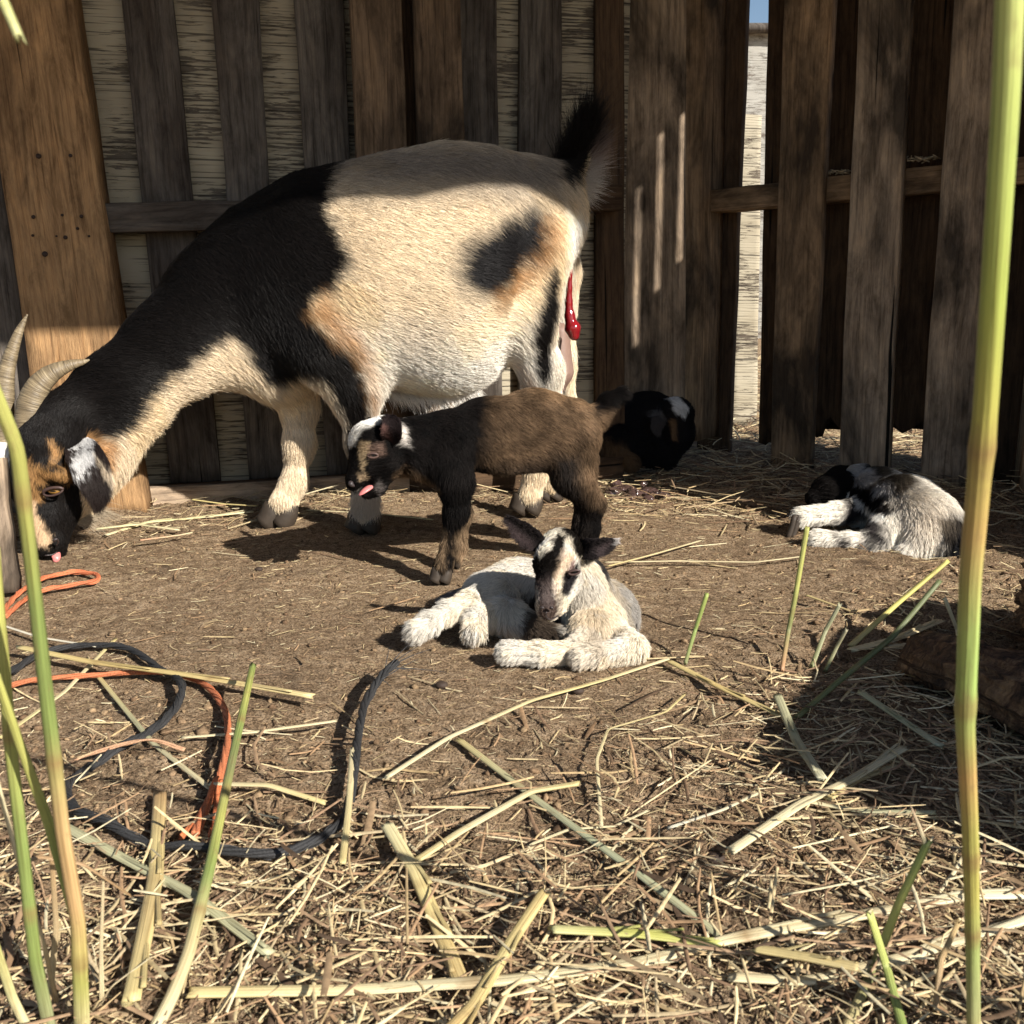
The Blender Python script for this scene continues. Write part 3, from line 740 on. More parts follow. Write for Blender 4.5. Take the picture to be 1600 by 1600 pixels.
# near hind leg
g.seg((822, 395, 1.60, 70), (812, 490, 1.585, 54), k=.03, fl=.75, flow=(.5, 0, -.8))
g.seg((812, 490, 1.585, 48), (844, 575, 1.61, 30), fl=.8, flow=dn, k=.03)
g.seg((844, 575, 1.61, 28), (862, 650, 1.67, 19), fl=.85, flow=dn, k=.03, hl=.7)
g.seg((862, 650, 1.67, 20), (838, 735, 1.68, 14), k=.015, flow=dn, hl=.6)
g.seg((838, 735, 1.68, 15), (828, 772, 1.68, 19), k=.02, flow=dn, hl=.6)
# far hind leg
g.seg((840, 430, 1.74, 66), (860, 560, 1.76, 34), fl=.7, flow=dn)
g.seg((860, 560, 1.76, 32), (884, 640, 1.79, 18), k=.03, flow=dn, hl=.7)
g.seg((884, 640, 1.79, 18), (868, 735, 1.79, 14), k=.015, flow=dn, hl=.6)
g.seg((868, 735, 1.79, 14), (862, 755, 1.79, 17), k=.015, flow=dn, hl=.6)
# hip point, shoulder blade, hollow of the flank
g.seg((790, 318, 1.60, 22), (812, 330, 1.60, 20), k=.035, flow=(.8, 0, -.4))
g.seg((470, 345, 1.53, 34), (500, 430, 1.51, 36), k=.04, fl=.6, flow=(.6, 0, -.6))
g.seg((752, 392, 1.42, 52), (700, 350, 1.42, 30), k=.07, cut=True)
g.seg((788, 500, 1.43, 20), (770, 560, 1.44, 20), k=.05, cut=True)
# dock of the tail
g.seg((868, 300, 1.69, 34), (893, 262, 1.71, 17), k=.03, flow=(.3, 0, 1), hl=1.3)
g.seg((893, 262, 1.71, 15), (914, 222, 1.72, 8), k=.02, flow=(.3, 0, 1), hl=2.2)
g.mesh(.0042)
black_fore = [(512, 215), (300, 280), (100, 480), (40, 600), (0, 640), (-60, 900), (120, 900), (118, 700), (140, 690), (175, 687), (212, 669), (237, 625), (262, 594), (297, 569),
              (325, 537), (350, 522), (369, 534), (387, 566), (406, 594), (437, 597), (469, 578), (500, 584), (520, 620), (535, 650), (542, 775), (590, 775), (577, 630),
              (567, 578), (550, 544), (519, 520), (484, 485), (481, 461), (515, 447), (543, 406), (519, 358), (508, 327)]
gp = [
    ([(560, 520), (700, 530), (900, 480), (900, 660), (560, 660)], WHT, dict(soft=.05, a=.8)),
    ([(480, 200), (480, 272), (560, 300), (700, 296), (800, 300), (880, 305), (900, 200)], GRY, dict(soft=.03, a=.92)),
    (black_fore, BLK, dict(soft=.008)),
    ([(484, 485), (519, 520), (550, 544), (567, 578), (580, 640), (585, 640), (577, 572), (560, 530), (530, 490), (500, 452)], TAN, dict(soft=.012, a=.8)),
    ([(700, 425), (722, 378), (768, 345), (822, 318), (862, 335), (852, 385), (818, 420), (782, 470), (735, 460)], (.010, .009, .010), dict(soft=.018, nz=1.6, a=1.0)),
    ([(852, 335), (880, 330), (868, 375), (845, 410), (800, 455), (770, 480), (765, 462), (811, 418), (840, 385)], TAN, dict(soft=.014, a=.8)),
    ([(882, 300), (925, 330), (900, 420), (885, 520), (874, 470), (884, 380)], WHT, dict(soft=.008)),
    ([(862, 400), (872, 458), (866, 509), (862, 571), (848, 612), (832, 580), (824, 530), (826, 490), (842, 455)], BLK, dict(soft=.007, ymax=1.72)),
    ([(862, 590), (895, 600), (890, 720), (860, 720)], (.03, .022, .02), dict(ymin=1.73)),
    ([(806, 575), (835, 600), (845, 640), (820, 620)], TAN, dict(soft=.012, a=.6)),
    ([(875, 205), (905, 150), (960, 170), (930, 245), (905, 268), (880, 290), (862, 280)], BLK, dict(soft=.006, Y=1.7)),
    ([(395, 600), (495, 600), (495, 640), (440, 655)], CRM, dict(soft=.01, a=.5)),
    # front feet: pale with a dark lower fetlock
    ([(535, 768), (605, 768), (605, 812), (535, 812)], (.62, .54, .45), dict(soft=.01)),
    # face
    ([(0, 600), (60, 650), (112, 665), (140, 700), (118, 760), (116, 900), (-40, 900)], BLK, dict(Y=1.40, ymax=1.62, soft=.004)),
    ([(134, 688), (175, 685), (182, 720), (150, 745), (135, 720)], TAN, dict(soft=.008, Y=1.46, ymin=1.432)),
    ([(150, 742), (182, 722), (190, 690), (215, 665), (215, 720), (175, 800), (128, 825), (118, 800), (135, 765)], CRM, dict(soft=.006, Y=1.46, ymin=1.432)),
    ([(42, 752), (50, 724), (75, 733), (105, 740), (109, 768), (97, 756), (64, 764), (58, 787), (58, 800), (44, 795)], (.30, .165, .065), dict(Y=1.39, soft=.006, nz=2, ymax=1.425)),
    ([(47, 782), (59, 786), (72, 812), (86, 838), (84, 852), (70, 850), (57, 828)], (.60, .42, .26), dict(Y=1.39, nz=.6, soft=.003, ymax=1.408)),
    ([(84, 686), (91, 688), (101, 710), (98, 716), (89, 706)], (.38, .22, .10), dict(Y=1.42, soft=.003)),
    ([(118, 790), (142, 785), (138, 815), (118, 826)], CRM, dict(Y=1.45, soft=.005, ymin=1.435)),
]
gcol = paint(CRM, gp, 1.51, nz=.005, soft=.008)
def gcol2(P):
    C = gcol(P); n = fbm(P * np.array([14, 14, 14]) + 3, 3)[:, None]
    light = C.mean(1, keepdims=True) > .2
    return np.where(light, C * (1 + .12 * n) * np.where(n > .1, [1, .96, .88], 1), C)
mesh("body", g.V, g.Q, M_skin, goat, True, None, gcol2(g.V) * .8)
fur("coat", g.V, g.Q, g.N, g.Fl, g.HL, gcol2, 340000, .019, goat, M_hair, wid=.0005, lay=.16, grav=.14, clump=.2, cs=.008, jit=.13, seed=11, sh=.30, fv=.20)
# tail plume, beard and belly fringe: longer hair
def tuft(name, roots, dirs, L, n, cols, parent, wid=.0006, spread=.25, grav=.3, seed=5, mat=None):
    if HAIR <= 0: return
    r = np.random.default_rng(seed); roots = np.asarray(roots, float); dirs = np.asarray(dirs, float); k = len(roots)
    s = r.random(n) * (k - 1); i = np.minimum(s.astype(int), k - 2); f = (s - i)[:, None]
    P = roots[i] * (1 - f) + roots[i + 1] * f + r.normal(size=(n, 3)) * .003
    D = dirs[i] * (1 - f) + dirs[i + 1] * f; D /= np.linalg.norm(D, axis=1)[:, None]; D = D + spread * r.normal(size=(n, 3)); 
    Lh = L * (.45 + .6 * r.random(n)); ts = np.array([0, .33, .66, 1.]); bend = r.normal(size=(n, 3)) * .12
    pts = P[:, None] + Lh[:, None, None] * (ts[None, :, None] * D[:, None] + (ts ** 2)[None, :, None] * (np.array([0, 0, -grav]) + bend)[:, None])
    cols = np.asarray(cols, float); C = cols[i] * (1 - f) + cols[i + 1] * f; C = C * (1 + .3 * (r.random((n, 1)) - .5))
    cu = bpy.data.hair_curves.new(name); cu.add_curves([4] * n); org = np.array(parent_org(parent))
    cu.attributes["position"].data.foreach_set("vector", (pts - org).astype(np.float32).ravel())
    ra = cu.attributes.get("radius") or cu.attributes.new("radius", 'FLOAT', 'POINT'); ra.data.foreach_set("value", (np.full((n, 1), wid / 2) * np.array([[1, .9, .6, .15]])).astype(np.float32).ravel())
    ca = cu.attributes.new("col", 'FLOAT_COLOR', 'CURVE'); cc = np.ones((n, 4), np.float32); cc[:, :3] = C; ca.data.foreach_set("color", cc.ravel())
    cu.materials.append(mat or M_hair); link(bpy.data.objects.new(name, cu), parent)
tp = [at(875, 285, 1.70), at(893, 258, 1.71), at(905, 232, 1.72), at(914, 215, 1.725)]
tuft("tail_hair", tp, [(.10, 0, .9), (.25, 0, .9), (.25, 0, 1), (.25, 0, 1)], .064, 8000, [BLK] * 4, goat, spread=.24, grav=.05, seed=1)
tuft("tail_underhair", [at(888, 300, 1.70), at(903, 280, 1.71), at(915, 250, 1.72), at(920, 228, 1.72)], [(.6, 0, -.25), (.8, 0, .15), (.8, 0, .5), (.8, 0, .8)], .042, 2600,
     [(.6, .55, .48), (.5, .45, .4), (.25, .18, .15), (.05, .04, .04)], goat, spread=.25, grav=.1, seed=2)
tuft("beard", [at(112, 812, 1.43), at(130, 800, 1.45), at(140, 790, 1.46)], [(.8, .1, -.25), (.9, .1, -.15), (.9, .1, -.1)], .045, 260, [(.34, .28, .20)] * 3, goat, spread=.10, grav=.28, seed=3)
tuft("belly_fringe", [at(u, v, 1.6) for u, v in [(600, 608), (640, 618), (690, 618), (740, 606)]], [(.6, -.1, -.6)] * 4, .024, 900, [WHT] * 4, goat, spread=.3, grav=.3, seed=4)
tuft("fetlock_hair", [at(556, 778, 1.525), at(572, 776, 1.52), at(590, 780, 1.53)], [(-.35, 0, -1), (-.1, -.1, -1), (.05, 0, -1)], .026, 1400, [(.55, .47, .38)] * 3, goat, spread=.12, grav=.1, seed=6)
# hooves
def hoof(u, v, Y, r, par, name="hoof", toe=-.35, H=1.15):
    p = at(u, v, Y); rr = r * dep(v, Y) / F
    for s in (-1, 1):
        mb = MB(); zz = max(p[2], rr * .9)
        x0 = p[0] + s * rr * .45
        P = np.array([[x0 - toe * rr * .2, p[1] + s * .0, zz + rr * .45], [x0 + toe * rr * .3, p[1] - .002, zz * .5], [x0 + toe * rr * .9, p[1] - .004, .001]])
        tube(mb, resample(P, 6), np.array([.55, .66, .7, .72, .72, .70]) * rr, 12, C=(.1, .08, .06)); mb.build(name, M_hoof, par)
hoof(570, 815, 1.545, 24, goat); hoof(438, 803, 1.588, 26, goat, toe=-.6); hoof(824, 788, 1.68, 22, goat); hoof(862, 765, 1.79, 18, goat)
# horns
def horn(pts, Y0, Y1, par):
    n = len(pts); P = np.array([at(u, v, Y0 + (Y1 - Y0) * i / (n - 1)) for i, (u, v, r) in enumerate(pts)])
    Rr = np.array([r * dep(v, Y0) / F for (u, v, r) in pts]); Q = resample(np.column_stack([P, Rr]), 110)
    s = np.linspace(0, 1, 110); ring = 1 + .03 * fbm(np.stack([s * 45, s * 0, s * 0], 1), 3) * (1 - s) ** .5
    mb = MB(); tube(mb, Q[:, :3], Q[:, 3] * ring, 20, flat=.8); mb.build("horn", M_horn, par)
horn([(52, 712, 22), (46, 672, 22.5), (48, 635, 22), (60, 604, 19), (82, 583, 14.5), (108, 571, 9), (128, 566, 5), (140, 562, 1.2)], 1.435, 1.47, goat)
horn([(10, 705, 21), (2, 660, 21), (4, 620, 18), (10, 580, 13.5), (20, 545, 10), (31, 515, 6.5), (43, 491, 1.2)], 1.46, 1.50, goat)
# ears
ec = paint((.028, .020, .018), [([(100, 670), (135, 670), (150, 712), (141, 735), (128, 740), (112, 720)], (.62, .61, .60), dict(Y=1.40, soft=.0035, nz=3.2)),
                               ([(140, 705), (160, 715), (184, 748), (180, 770), (172, 742), (150, 722)], (.55, .45, .33), dict(Y=1.40, soft=.002))], 1.40, nz=.004)
ear("ear", [at(116, 688, 1.435), at(132, 712, 1.405), at(148, 745, 1.39), at(153, 775, 1.39), at(151, 795, 1.395)], [.013, .022, .026, .021, .004], (1, .1, .15), .25, ec, goat, 9000, .009, mat=M_hair, seed=21)
ec2 = paint(WHT, [], 1.4)
ear("ear", [at(14, 690, 1.45), at(4, 712, 1.43), at(-6, 745, 1.43), at(-10, 770, 1.43)], [.012, .02, .02, .004], (1, .1, .1), .2, ec2, goat, 3000, .010, mat=M_hair, seed=22)
# eye, lids, nostril, tongue
pe = at(86, 766, 1.385); blob_eye("eye", pe, .0092, goat, M_eye_g, (1.15, .8, .62))
blob_eye("pupil", pe + np.array([.0, -.0064, 0]), .0038, goat, M_black, (1.2, .35, .34))
mb = MB()
for s, w in ((.72, .0022), (-.85, .0015)):
    a = np.linspace(0, math.pi, 14); P = np.stack([pe[0] + .0135 * np.cos(a), pe[1] - .0058 - .003 * np.sin(a), pe[2] + s * .0068 * np.sin(a) + .0025 * np.cos(a)], 1); tube(mb, P, w, 8)
mb.build("eyelid", M_lid, goat)
mb = MB(); tube(mb, resample([at(86, 862, 1.38), at(88, 872, 1.372), at(85, 879, 1.370)], 8), [.006, .0065, .0065, .006, .006, .005, .004, .002], 10, flat=.5); mb.build("tongue", M_pink, goat)
mb = MB(); P = resample([at(84, 845, 1.358), at(88, 842, 1.358), at(91, 847, 1.364), at(88, 852, 1.366)], 12); tube(mb, P, np.linspace(.0022, .0008, 12), 8)
P = resample([at(70, 868, 1.366), at(84, 866, 1.372), at(95, 856, 1.385), at(100, 842, 1.40)], 16); tube(mb, P, .0011, 6); mb.build("mouth", M_nose, goat)
# udder and teats
ud = Body(.02); ud.seg((874, 520, 1.70, 16), (872, 580, 1.70, 24), fl=1.2); ud.seg((872, 585, 1.70, 20), (876, 606, 1.70, 8), k=.012); ud.mesh(.004)
mesh("udder", ud.V, ud.Q, simple("udder_skin", (.22, .14, .11), .55, .4, 150., .25, .3), goat)

# blood string hanging under the tail
M_blood = simple("red_membrane", (.20, .008, .012), .12, .6, 120., .4, .25, .001, coat=.6)
mb = MB(); P = resample(np.array([np.append(at(u + 3, v, 1.645), r) for u, v, r in [(889, 402, .0035), (887, 440, .0042), (886, 475, .006), (888, 498, .009), (892, 513, .0125), (894, 526, .009), (894, 532, .003)]]), 40)
tube(mb, P[:, :3], P[:, 3] * (1 + .08 * np.sin(np.arange(40))), 14)
tag(mb.build("birth_fluid", M_blood), "glossy dark red string of birth fluid with a drop, hanging under the mother goat's tail", "birth fluid")

# ------------------------------------------------------------------ kid standing in front of the mother
kidA = empty("goat_kid", (at(780, 870, 1.33)[0], 1.34, 0), "small brown and black kid standing with its mouth open and tongue out", "kid")
k = Body(.022); bk = (1, .2, -.35); dn = (.05, 0, -1)
k.seg((890, 668, 1.38, 45.0), (835, 665, 1.36, 50.4), fl=.85, flow=bk)
k.seg((835, 665, 1.36, 50.4), (760, 676, 1.33, 49.5), fl=.8, flow=bk)
k.seg((760, 678, 1.33, 47.7), (695, 692, 1.30, 45.0), fl=.75, flow=bk)
k.seg((850, 690, 1.355, 39.6), (790, 700, 1.34, 36.0), fl=.8, flow=(.9, 0, 0))
k.seg((695, 695, 1.30, 43.2), (645, 692, 1.28, 32.4), fl=.75, flow=(.9, .1, -.4))
k.seg((645, 692, 1.28, 32.4), (608, 690, 1.265, 29.7), fl=.8, flow=(.9, .1, -.3))
k.seg((690, 725, 1.29, 30.6), (655, 720, 1.28, 21.6), fl=.8, flow=(.2, 0, -.9), hl=1.2)
# head
kf = (.6, 0, .7)
k.seg((600, 683, 1.262, 32.3), (578, 690, 1.252, 32.3), k=.010, flow=(.7, 0, .5), hl=.55)
k.seg((585, 705, 1.250, 31.4), (570, 725, 1.243, 23.5), k=.010, flow=kf, hl=.45)
k.seg((570, 722, 1.243, 21.6), (554, 748, 1.236, 13.7), k=.008, flow=kf, hl=.3)
k.seg((556, 746, 1.238, 13.7), (551, 757, 1.236, 9.3), k=.005, flow=kf, hl=.2)
k.seg((600, 728, 1.253, 26.5), (585, 758, 1.247, 13.7), k=.009, flow=kf, hl=.5)
k.seg((590, 760, 1.247, 13.7), (572, 772, 1.243, 7.8), k=.006, flow=kf, hl=.35)
k.seg((560, 772, 1.225, 6), (578, 757, 1.235, 6), k=.004, cut=True)
k.seg((583, 711, 1.222, 6), k=.005, cut=True)
# legs
k.seg((700, 715, 1.275, 30.6), (712, 752, 1.27, 24.3), fl=.75, flow=dn)
k.seg((712, 752, 1.27, 23.4), (712, 800, 1.27, 15.3), k=.012, flow=dn)
k.seg((713, 798, 1.27, 17), (703, 850, 1.27, 10.5), k=.008, flow=dn, hl=.75)
k.seg((703, 850, 1.27, 11), (693, 884, 1.265, 14), k=.008, flow=dn, hl=.7)
k.seg((705, 740, 1.335, 23.4), (720, 800, 1.34, 13.5), k=.012, flow=dn)
k.seg((720, 800, 1.34, 13.5), (714, 850, 1.34, 10.8), k=.008, flow=dn)
k.seg((714, 850, 1.34, 11.7), (708, 868, 1.34, 12.6), k=.008, flow=dn)
k.seg((893, 690, 1.35, 41.4), (893, 740, 1.345, 28.8), fl=.65, flow=(.3, 0, -.9))
k.seg((893, 740, 1.345, 27.0), (925, 785, 1.36, 16.2), k=.012, flow=dn, hl=1.1)
k.seg((925, 785, 1.36, 16.2), (922, 822, 1.36, 11.7), k=.008, flow=dn)
k.seg((922, 822, 1.36, 11.7), (916, 846, 1.36, 13.5), k=.008, flow=dn)
k.seg((900, 720, 1.43, 32.4), (915, 780, 1.44, 14.4), k=.012, flow=dn); k.seg((915, 780, 1.44, 13.5), (905, 835, 1.44, 10.8), k=.008, flow=dn)
k.seg((930, 652, 1.39, 18.0), (948, 630, 1.395, 11.7), k=.012, flow=(.8, 0, .5), hl=1.3)
k.seg((948, 630, 1.395, 10.8), (968, 616, 1.40, 8.1), k=.008, flow=(.9, 0, .4), hl=1.5)
k.mesh(.0021)
BRN = (.118, .076, .045)
kp = [([(765, 590), (950, 590), (960, 700), (955, 800), (925, 790), (905, 760), (880, 745), (850, 760), (780, 765), (752, 720), (758, 650)], BRN, dict(soft=.012, nz=2)),
      ([(862, 712), (895, 715), (918, 785), (926, 850), (880, 858), (868, 770)], (.025, .02, .017), dict(soft=.010, nz=2.2)),
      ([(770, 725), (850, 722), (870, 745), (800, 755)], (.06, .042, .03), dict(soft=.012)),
      ([(820, 600), (930, 612), (940, 640), (830, 618)], (.24, .145, .075), dict(soft=.012, a=.7)),
      ([(930, 655), (945, 600), (1000, 590), (990, 640)], BLK, dict(soft=.004)),
      ([(690, 815), (700, 812), (702, 860), (690, 870)], (.22, .15, .09), dict(soft=.005, nz=2)),
      ([(714, 815), (735, 800), (728, 880), (712, 870)], (.24, .165, .10), dict(soft=.005, nz=2)),
      ([(600, 640), (575, 640), (548, 655), (530, 690), (546, 702), (558, 690), (566, 672), (595, 655)], WHT, dict(soft=.003, Y=1.25)),
      ([(562, 688), (577, 690), (573, 728), (566, 733), (557, 712)], (.34, .25, .15), dict(soft=.0018, Y=1.235)),
      ([(576, 698), (596, 694), (600, 712), (576, 716)], (.20, .13, .10), dict(soft=.004, Y=1.23)),
      ([(560, 738), (573, 736), (575, 746), (562, 750)], (.30, .22, .14), dict(soft=.002, Y=1.235)),
      ([(622, 662), (634, 672), (634, 698), (620, 696)], (.6, .55, .5), dict(soft=.003, Y=1.25)),
      ([(582, 762), (592, 748), (600, 765), (588, 776)], (.14, .12, .11), dict(soft=.003, Y=1.235)),
      ([(622, 735), (640, 722), (685, 748), (678, 768), (645, 755)], (.20, .125, .07), dict(soft=.007, a=.7)),
      ]
kc = paint(BLK, kp, 1.30, nz=.0022, soft=.005)
def kc2(P):
    C = kc(P); n = fbm(P * 45 + 1, 3)[:, None]; n2 = fbm(P * np.array([60., 60, 60]) + 7, 3)[:, None]; return C * (1 + .8 * n) * np.clip(1 + .6 * n2, .45, 1.5)
mesh("body", k.V, k.Q, M_skin, kidA, True, None, kc2(k.V) * .7)
fur("coat", k.V, k.Q, k.N, k.Fl, k.HL, kc2, 160000, .0105, kidA, M_hairk, wid=.00036, lay=.38, grav=.2, clump=.5, cs=.0045, jit=.22, seed=31, sh=.55)
for a_ in ((690, 893, 1.262, 15), (707, 876, 1.34, 13), (915, 853, 1.36, 13), (904, 843, 1.44, 11)): hoof(*a_, kidA)
eb = paint((.02, .014, .014), [([(596, 660), (606, 668), (612, 690), (602, 684)], (.13, .07, .06), dict(soft=.003, Y=1.24))], 1.24, nz=.001)
ear("ear", [at(606, 690, 1.236), at(612, 674, 1.228), at(609, 660, 1.232), at(600, 652, 1.238)], [.008, .0125, .0115, .003], (1, .1, -.1), .5, eb, kidA, 2600, .006, thick=.002, seed=33)
ear("ear", [at(585, 672, 1.30), at(577, 664, 1.32), at(570, 668, 1.335)], [.007, .010, .003], (.3, .3, 1), .4, eb, kidA, 900, .006, thick=.002, seed=34)
pe = at(583, 711, 1.229); blob_eye("eye", pe, .0052, kidA, M_black, (1.1, .6, .6))
mb = MB()
for s in (1, -1):
    a = np.linspace(0, math.pi, 12); P = np.stack([pe[0] + .0062 * np.cos(a), pe[1] - .0030 - .001 * np.sin(a), pe[2] + s * .0028 * np.sin(a)], 1); tube(mb, P, .0013, 8)
mb.build("eyelid", simple("kid_lid", (.09, .055, .045), .5, .3), kidA)
mb = MB(); P = resample([at(582, 758, 1.243), at(575, 763, 1.236), at(568, 768, 1.231), at(561, 774, 1.228)], 12)
tube(mb, P, [.004, .0048, .0052, .0054, .0055, .0055, .0053, .005, .0046, .004, .003, .0015], 12, flat=.45); mb.build("tongue", M_pink, kidA)
mb = MB(); tube(mb, resample([at(547, 752, 1.226), at(549, 757, 1.224), at(554, 760, 1.225)], 8), [.002, .003, .0035, .0035, .003, .0025, .002, .001], 8); mb.build("nose", M_nose, kidA)

# ------------------------------------------------------------------ white kid lying in front
kidB = empty("goat_kid", (at(850, 1000, 1.05)[0], 1.05, 0), "white kid with a black and white striped face, lying curled on the dirt", "kid")
k = Body(.02)
k.seg((765, 935, 1.13, 40.9), (810, 925, 1.15, 44.6), fl=1.0, flow=(-.7, 0, -.6))
k.seg((810, 925, 1.15, 44.6), (880, 930, 1.15, 46.5), fl=1.0, flow=(-.8, 0, -.5))
k.seg((880, 935, 1.15, 46.5), (938, 955, 1.09, 44.6), fl=.95, flow=(.3, 0, -.9))
k.seg((938, 960, 1.08, 42.8), (925, 985, 1.03, 35.3), fl=.9, flow=(.1, -.3, -.9), hl=1.1)
k.seg((955, 965, 1.09, 31.6), (962, 1000, 1.06, 24.2), fl=.9, flow=(.6, 0, -.7), hl=1.2)
# neck
k.seg((925, 955, 1.06, 39.1), (905, 910, 1.06, 33.5), fl=.9, flow=(.35, 0, -.9), hl=1.1)
k.seg((905, 910, 1.06, 33.5), (885, 878, 1.05, 31.6), fl=.9, flow=(.4, 0, -.8))
# head facing down and to the viewer
upf = (.2, -.1, .9)
k.seg((876, 858, 1.035, 31.6), (868, 880, 1.015, 31.6), k=.010, flow=upf, hl=.55)
k.seg((868, 880, 1.010, 28.8), (860, 915, .992, 20.5), k=.009, flow=upf, hl=.4)
k.seg((860, 915, .992, 19.5), (853, 948, .977, 14.4), k=.008, flow=upf, hl=.22)
k.seg((853, 946, .977, 14.0), (853, 957, .973, 11.2), k=.006, flow=upf, hl=.2)
k.seg((885, 905, 1.015, 23.2), (872, 945, .99, 12.1), k=.009, flow=(.3, 0, .4), hl=.5)
k.seg((868, 950, .99, 11.2), (860, 965, .98, 6.5), k=.006, flow=(.3, 0, .4), hl=.3)
k.seg((897, 893, .982, 6), k=.006, cut=True)
k.seg((848, 953, .957, 2.6), k=.003, cut=True); k.seg((860, 951, .957, 2.6), k=.003, cut=True)
# hind leg stretched to the left, other foot tucked
k.seg((775, 930, 1.09, 32.0), (735, 945, 1.07, 19.2), fl=.9, flow=(-.9, 0, -.4))
k.seg((735, 943, 1.06, 17.6), (700, 955, 1.04, 12.0), k=.01, flow=(-.9, 0, -.4))
k.seg((700, 955, 1.04, 12.0), (672, 972, 1.02, 10.4), k=.008, flow=(-.9, 0, -.4))
k.seg((672, 972, 1.02, 12.8), (652, 984, 1.01, 14.4), k=.008, flow=(-.7, -.1, -.5))
k.seg((780, 960, 1.06, 24.0), (745, 965, 1.04, 13.6), k=.01, flow=(-.8, 0, -.5)); k.seg((745, 965, 1.04, 12.8), (741, 985, 1.02, 14.4), k=.01, flow=(-.2, 0, -1))
k.seg((800, 965, 1.06, 25.6), (840, 985, 1.04, 16.0), k=.012, flow=(.8, 0, -.3)); k.seg((840, 985, 1.035, 14.4), (885, 995, 1.02, 11.2), k=.01, flow=(.9, 0, -.2))
# folded forelegs
k.seg((925, 990, 1.02, 24.0), (905, 1015, .985, 17.6), k=.012, flow=(-.6, 0, -.6)); k.seg((900, 1018, .98, 16.0), (845, 1020, .97, 14.4), k=.009, flow=(-1, 0, -.2), hl=.8)
k.seg((845, 1020, .97, 13.6), (795, 1018, .97, 16.0), k=.009, flow=(-1, 0, -.2), hl=.85)
k.seg((960, 995, 1.03, 22.4), (988, 1012, .99, 19.2), k=.012, flow=(.7, 0, -.6), hl=.8); k.seg((988, 1014, .985, 19.2), (930, 1024, .965, 14.4), k=.009, flow=(-.8, 0, -.4), hl=.8)
k.seg((930, 1024, .965, 13.6), (908, 1028, .96, 13.6), k=.009, flow=(-.8, 0, -.4), hl=.8)
k.seg((700, 940, 1.13, 9.6), (720, 935, 1.13, 12.8), k=.01, flow=(-1, 0, 0))
k.mesh(.0017)
SM = (.10, .085, .085)
kp = [([(650, 900), (745, 935), (700, 950), (650, 950)], (.15, .14, .14), dict(Y=1.1, soft=.006, ymin=1.09)),
      ([(950, 870), (1000, 930), (1010, 1000), (975, 985), (960, 945), (940, 920), (918, 895), (925, 870)], (.12, .11, .11), dict(Y=1.10, soft=.012, a=.65, nz=3, ymin=1.05)),
      ([(915, 935), (925, 900), (905, 880), (905, 850), (950, 870)], (.03, .028, .03), dict(Y=1.08, ymin=1.05, soft=.004)),
      ([(816, 962), (850, 962), (885, 985), (875, 1002), (830, 1000), (812, 990)], (.07, .055, .045), dict(Y=1.03, ymin=.995, soft=.005, nz=2)),
      ([(920, 980), (935, 975), (945, 1000), (930, 1005)], SM, dict(Y=1.0, soft=.004, a=.5)),
      # face: dark sides, white blaze, cream centre
      ([(868, 825), (890, 828), (912, 850), (916, 885), (905, 880), (893, 850), (875, 838)], BLK, dict(Y=1.01, ymax=1.07, soft=.002)),
      ([(818, 850), (826, 832), (850, 830), (866, 845), (886, 852), (880, 872), (874, 892), (864, 908), (852, 926), (838, 918), (826, 890)], BLK, dict(Y=.99, ymax=1.05, soft=.002)),
      ([(846, 830), (864, 828), (872, 842), (866, 852), (856, 862), (850, 878), (843, 888), (840, 876), (840, 856)], WHT, dict(Y=.985, ymax=1.04, soft=.0022, nz=1.6)),
      ([(882, 896), (905, 892), (908, 905), (896, 922), (885, 935), (876, 925), (880, 910)], (.02, .018, .02), dict(Y=.985, ymax=1.03, soft=.002)),
      ([(838, 918), (858, 908), (866, 920), (874, 945), (872, 970), (850, 975), (836, 960)], (.075, .055, .05), dict(Y=.97, ymax=1.01, soft=.004)),
      ([(845, 920), (862, 918), (858, 940), (846, 940)], (.14, .11, .10), dict(Y=.97, ymax=.99, soft=.004)),
      ([(890, 885), (905, 885), (906, 897), (889, 899)], (.28, .19, .17), dict(Y=.98, ymax=1.0, soft=.002)),
      ([(880, 855), (890, 850), (905, 885), (890, 890), (875, 905), (868, 930), (862, 915), (874, 885)], (.66, .52, .40), dict(Y=.98, ymax=1.0, soft=.003, a=.7)),
      ([(895, 955), (950, 950), (940, 1010), (900, 1005)], (.70, .55, .36), dict(Y=1.0, soft=.02, a=.55)),
      ]
kcB = paint((.70, .655, .575), kp, 1.03, nz=.0018, soft=.004)
def kcB2(P):
    C = kcB(P); n = fbm(P * 38 + 2, 3)[:, None]; return C * np.where(n > .05, [1, .95, .86], 1) * (1 + .28 * n)
mesh("body", k.V, k.Q, M_skin, kidB, True, None, kcB2(k.V) * .8)
fur("coat", k.V, k.Q, k.N, k.Fl, k.HL, kcB2, 150000, .0112, kidB, M_hairk, wid=.00036, lay=.42, grav=.15, clump=.6, cs=.005, jit=.24, seed=41, sh=.22)
eb = paint((.02, .016, .016), [([(791, 805), (800, 812), (835, 850), (832, 862), (800, 830)], (.05, .036, .036), dict(soft=.004, Y=1.02)),
                              ([(925, 862), (945, 846), (950, 852), (935, 872)], (.08, .06, .06), dict(soft=.003, Y=1.02)),
                              ([(955, 838), (975, 838), (975, 858), (955, 856)], (.4, .37, .35), dict(soft=.002, Y=1.02))], 1.02, nz=.001)
ear("ear", [at(845, 852, 1.03), at(826, 838, 1.02), at(808, 822, 1.01), at(793, 811, 1.01)], [.007, .0115, .010, .0035], (.5, 0, .8), .45, eb, kidB, 3000, .006, thick=.002, seed=43)
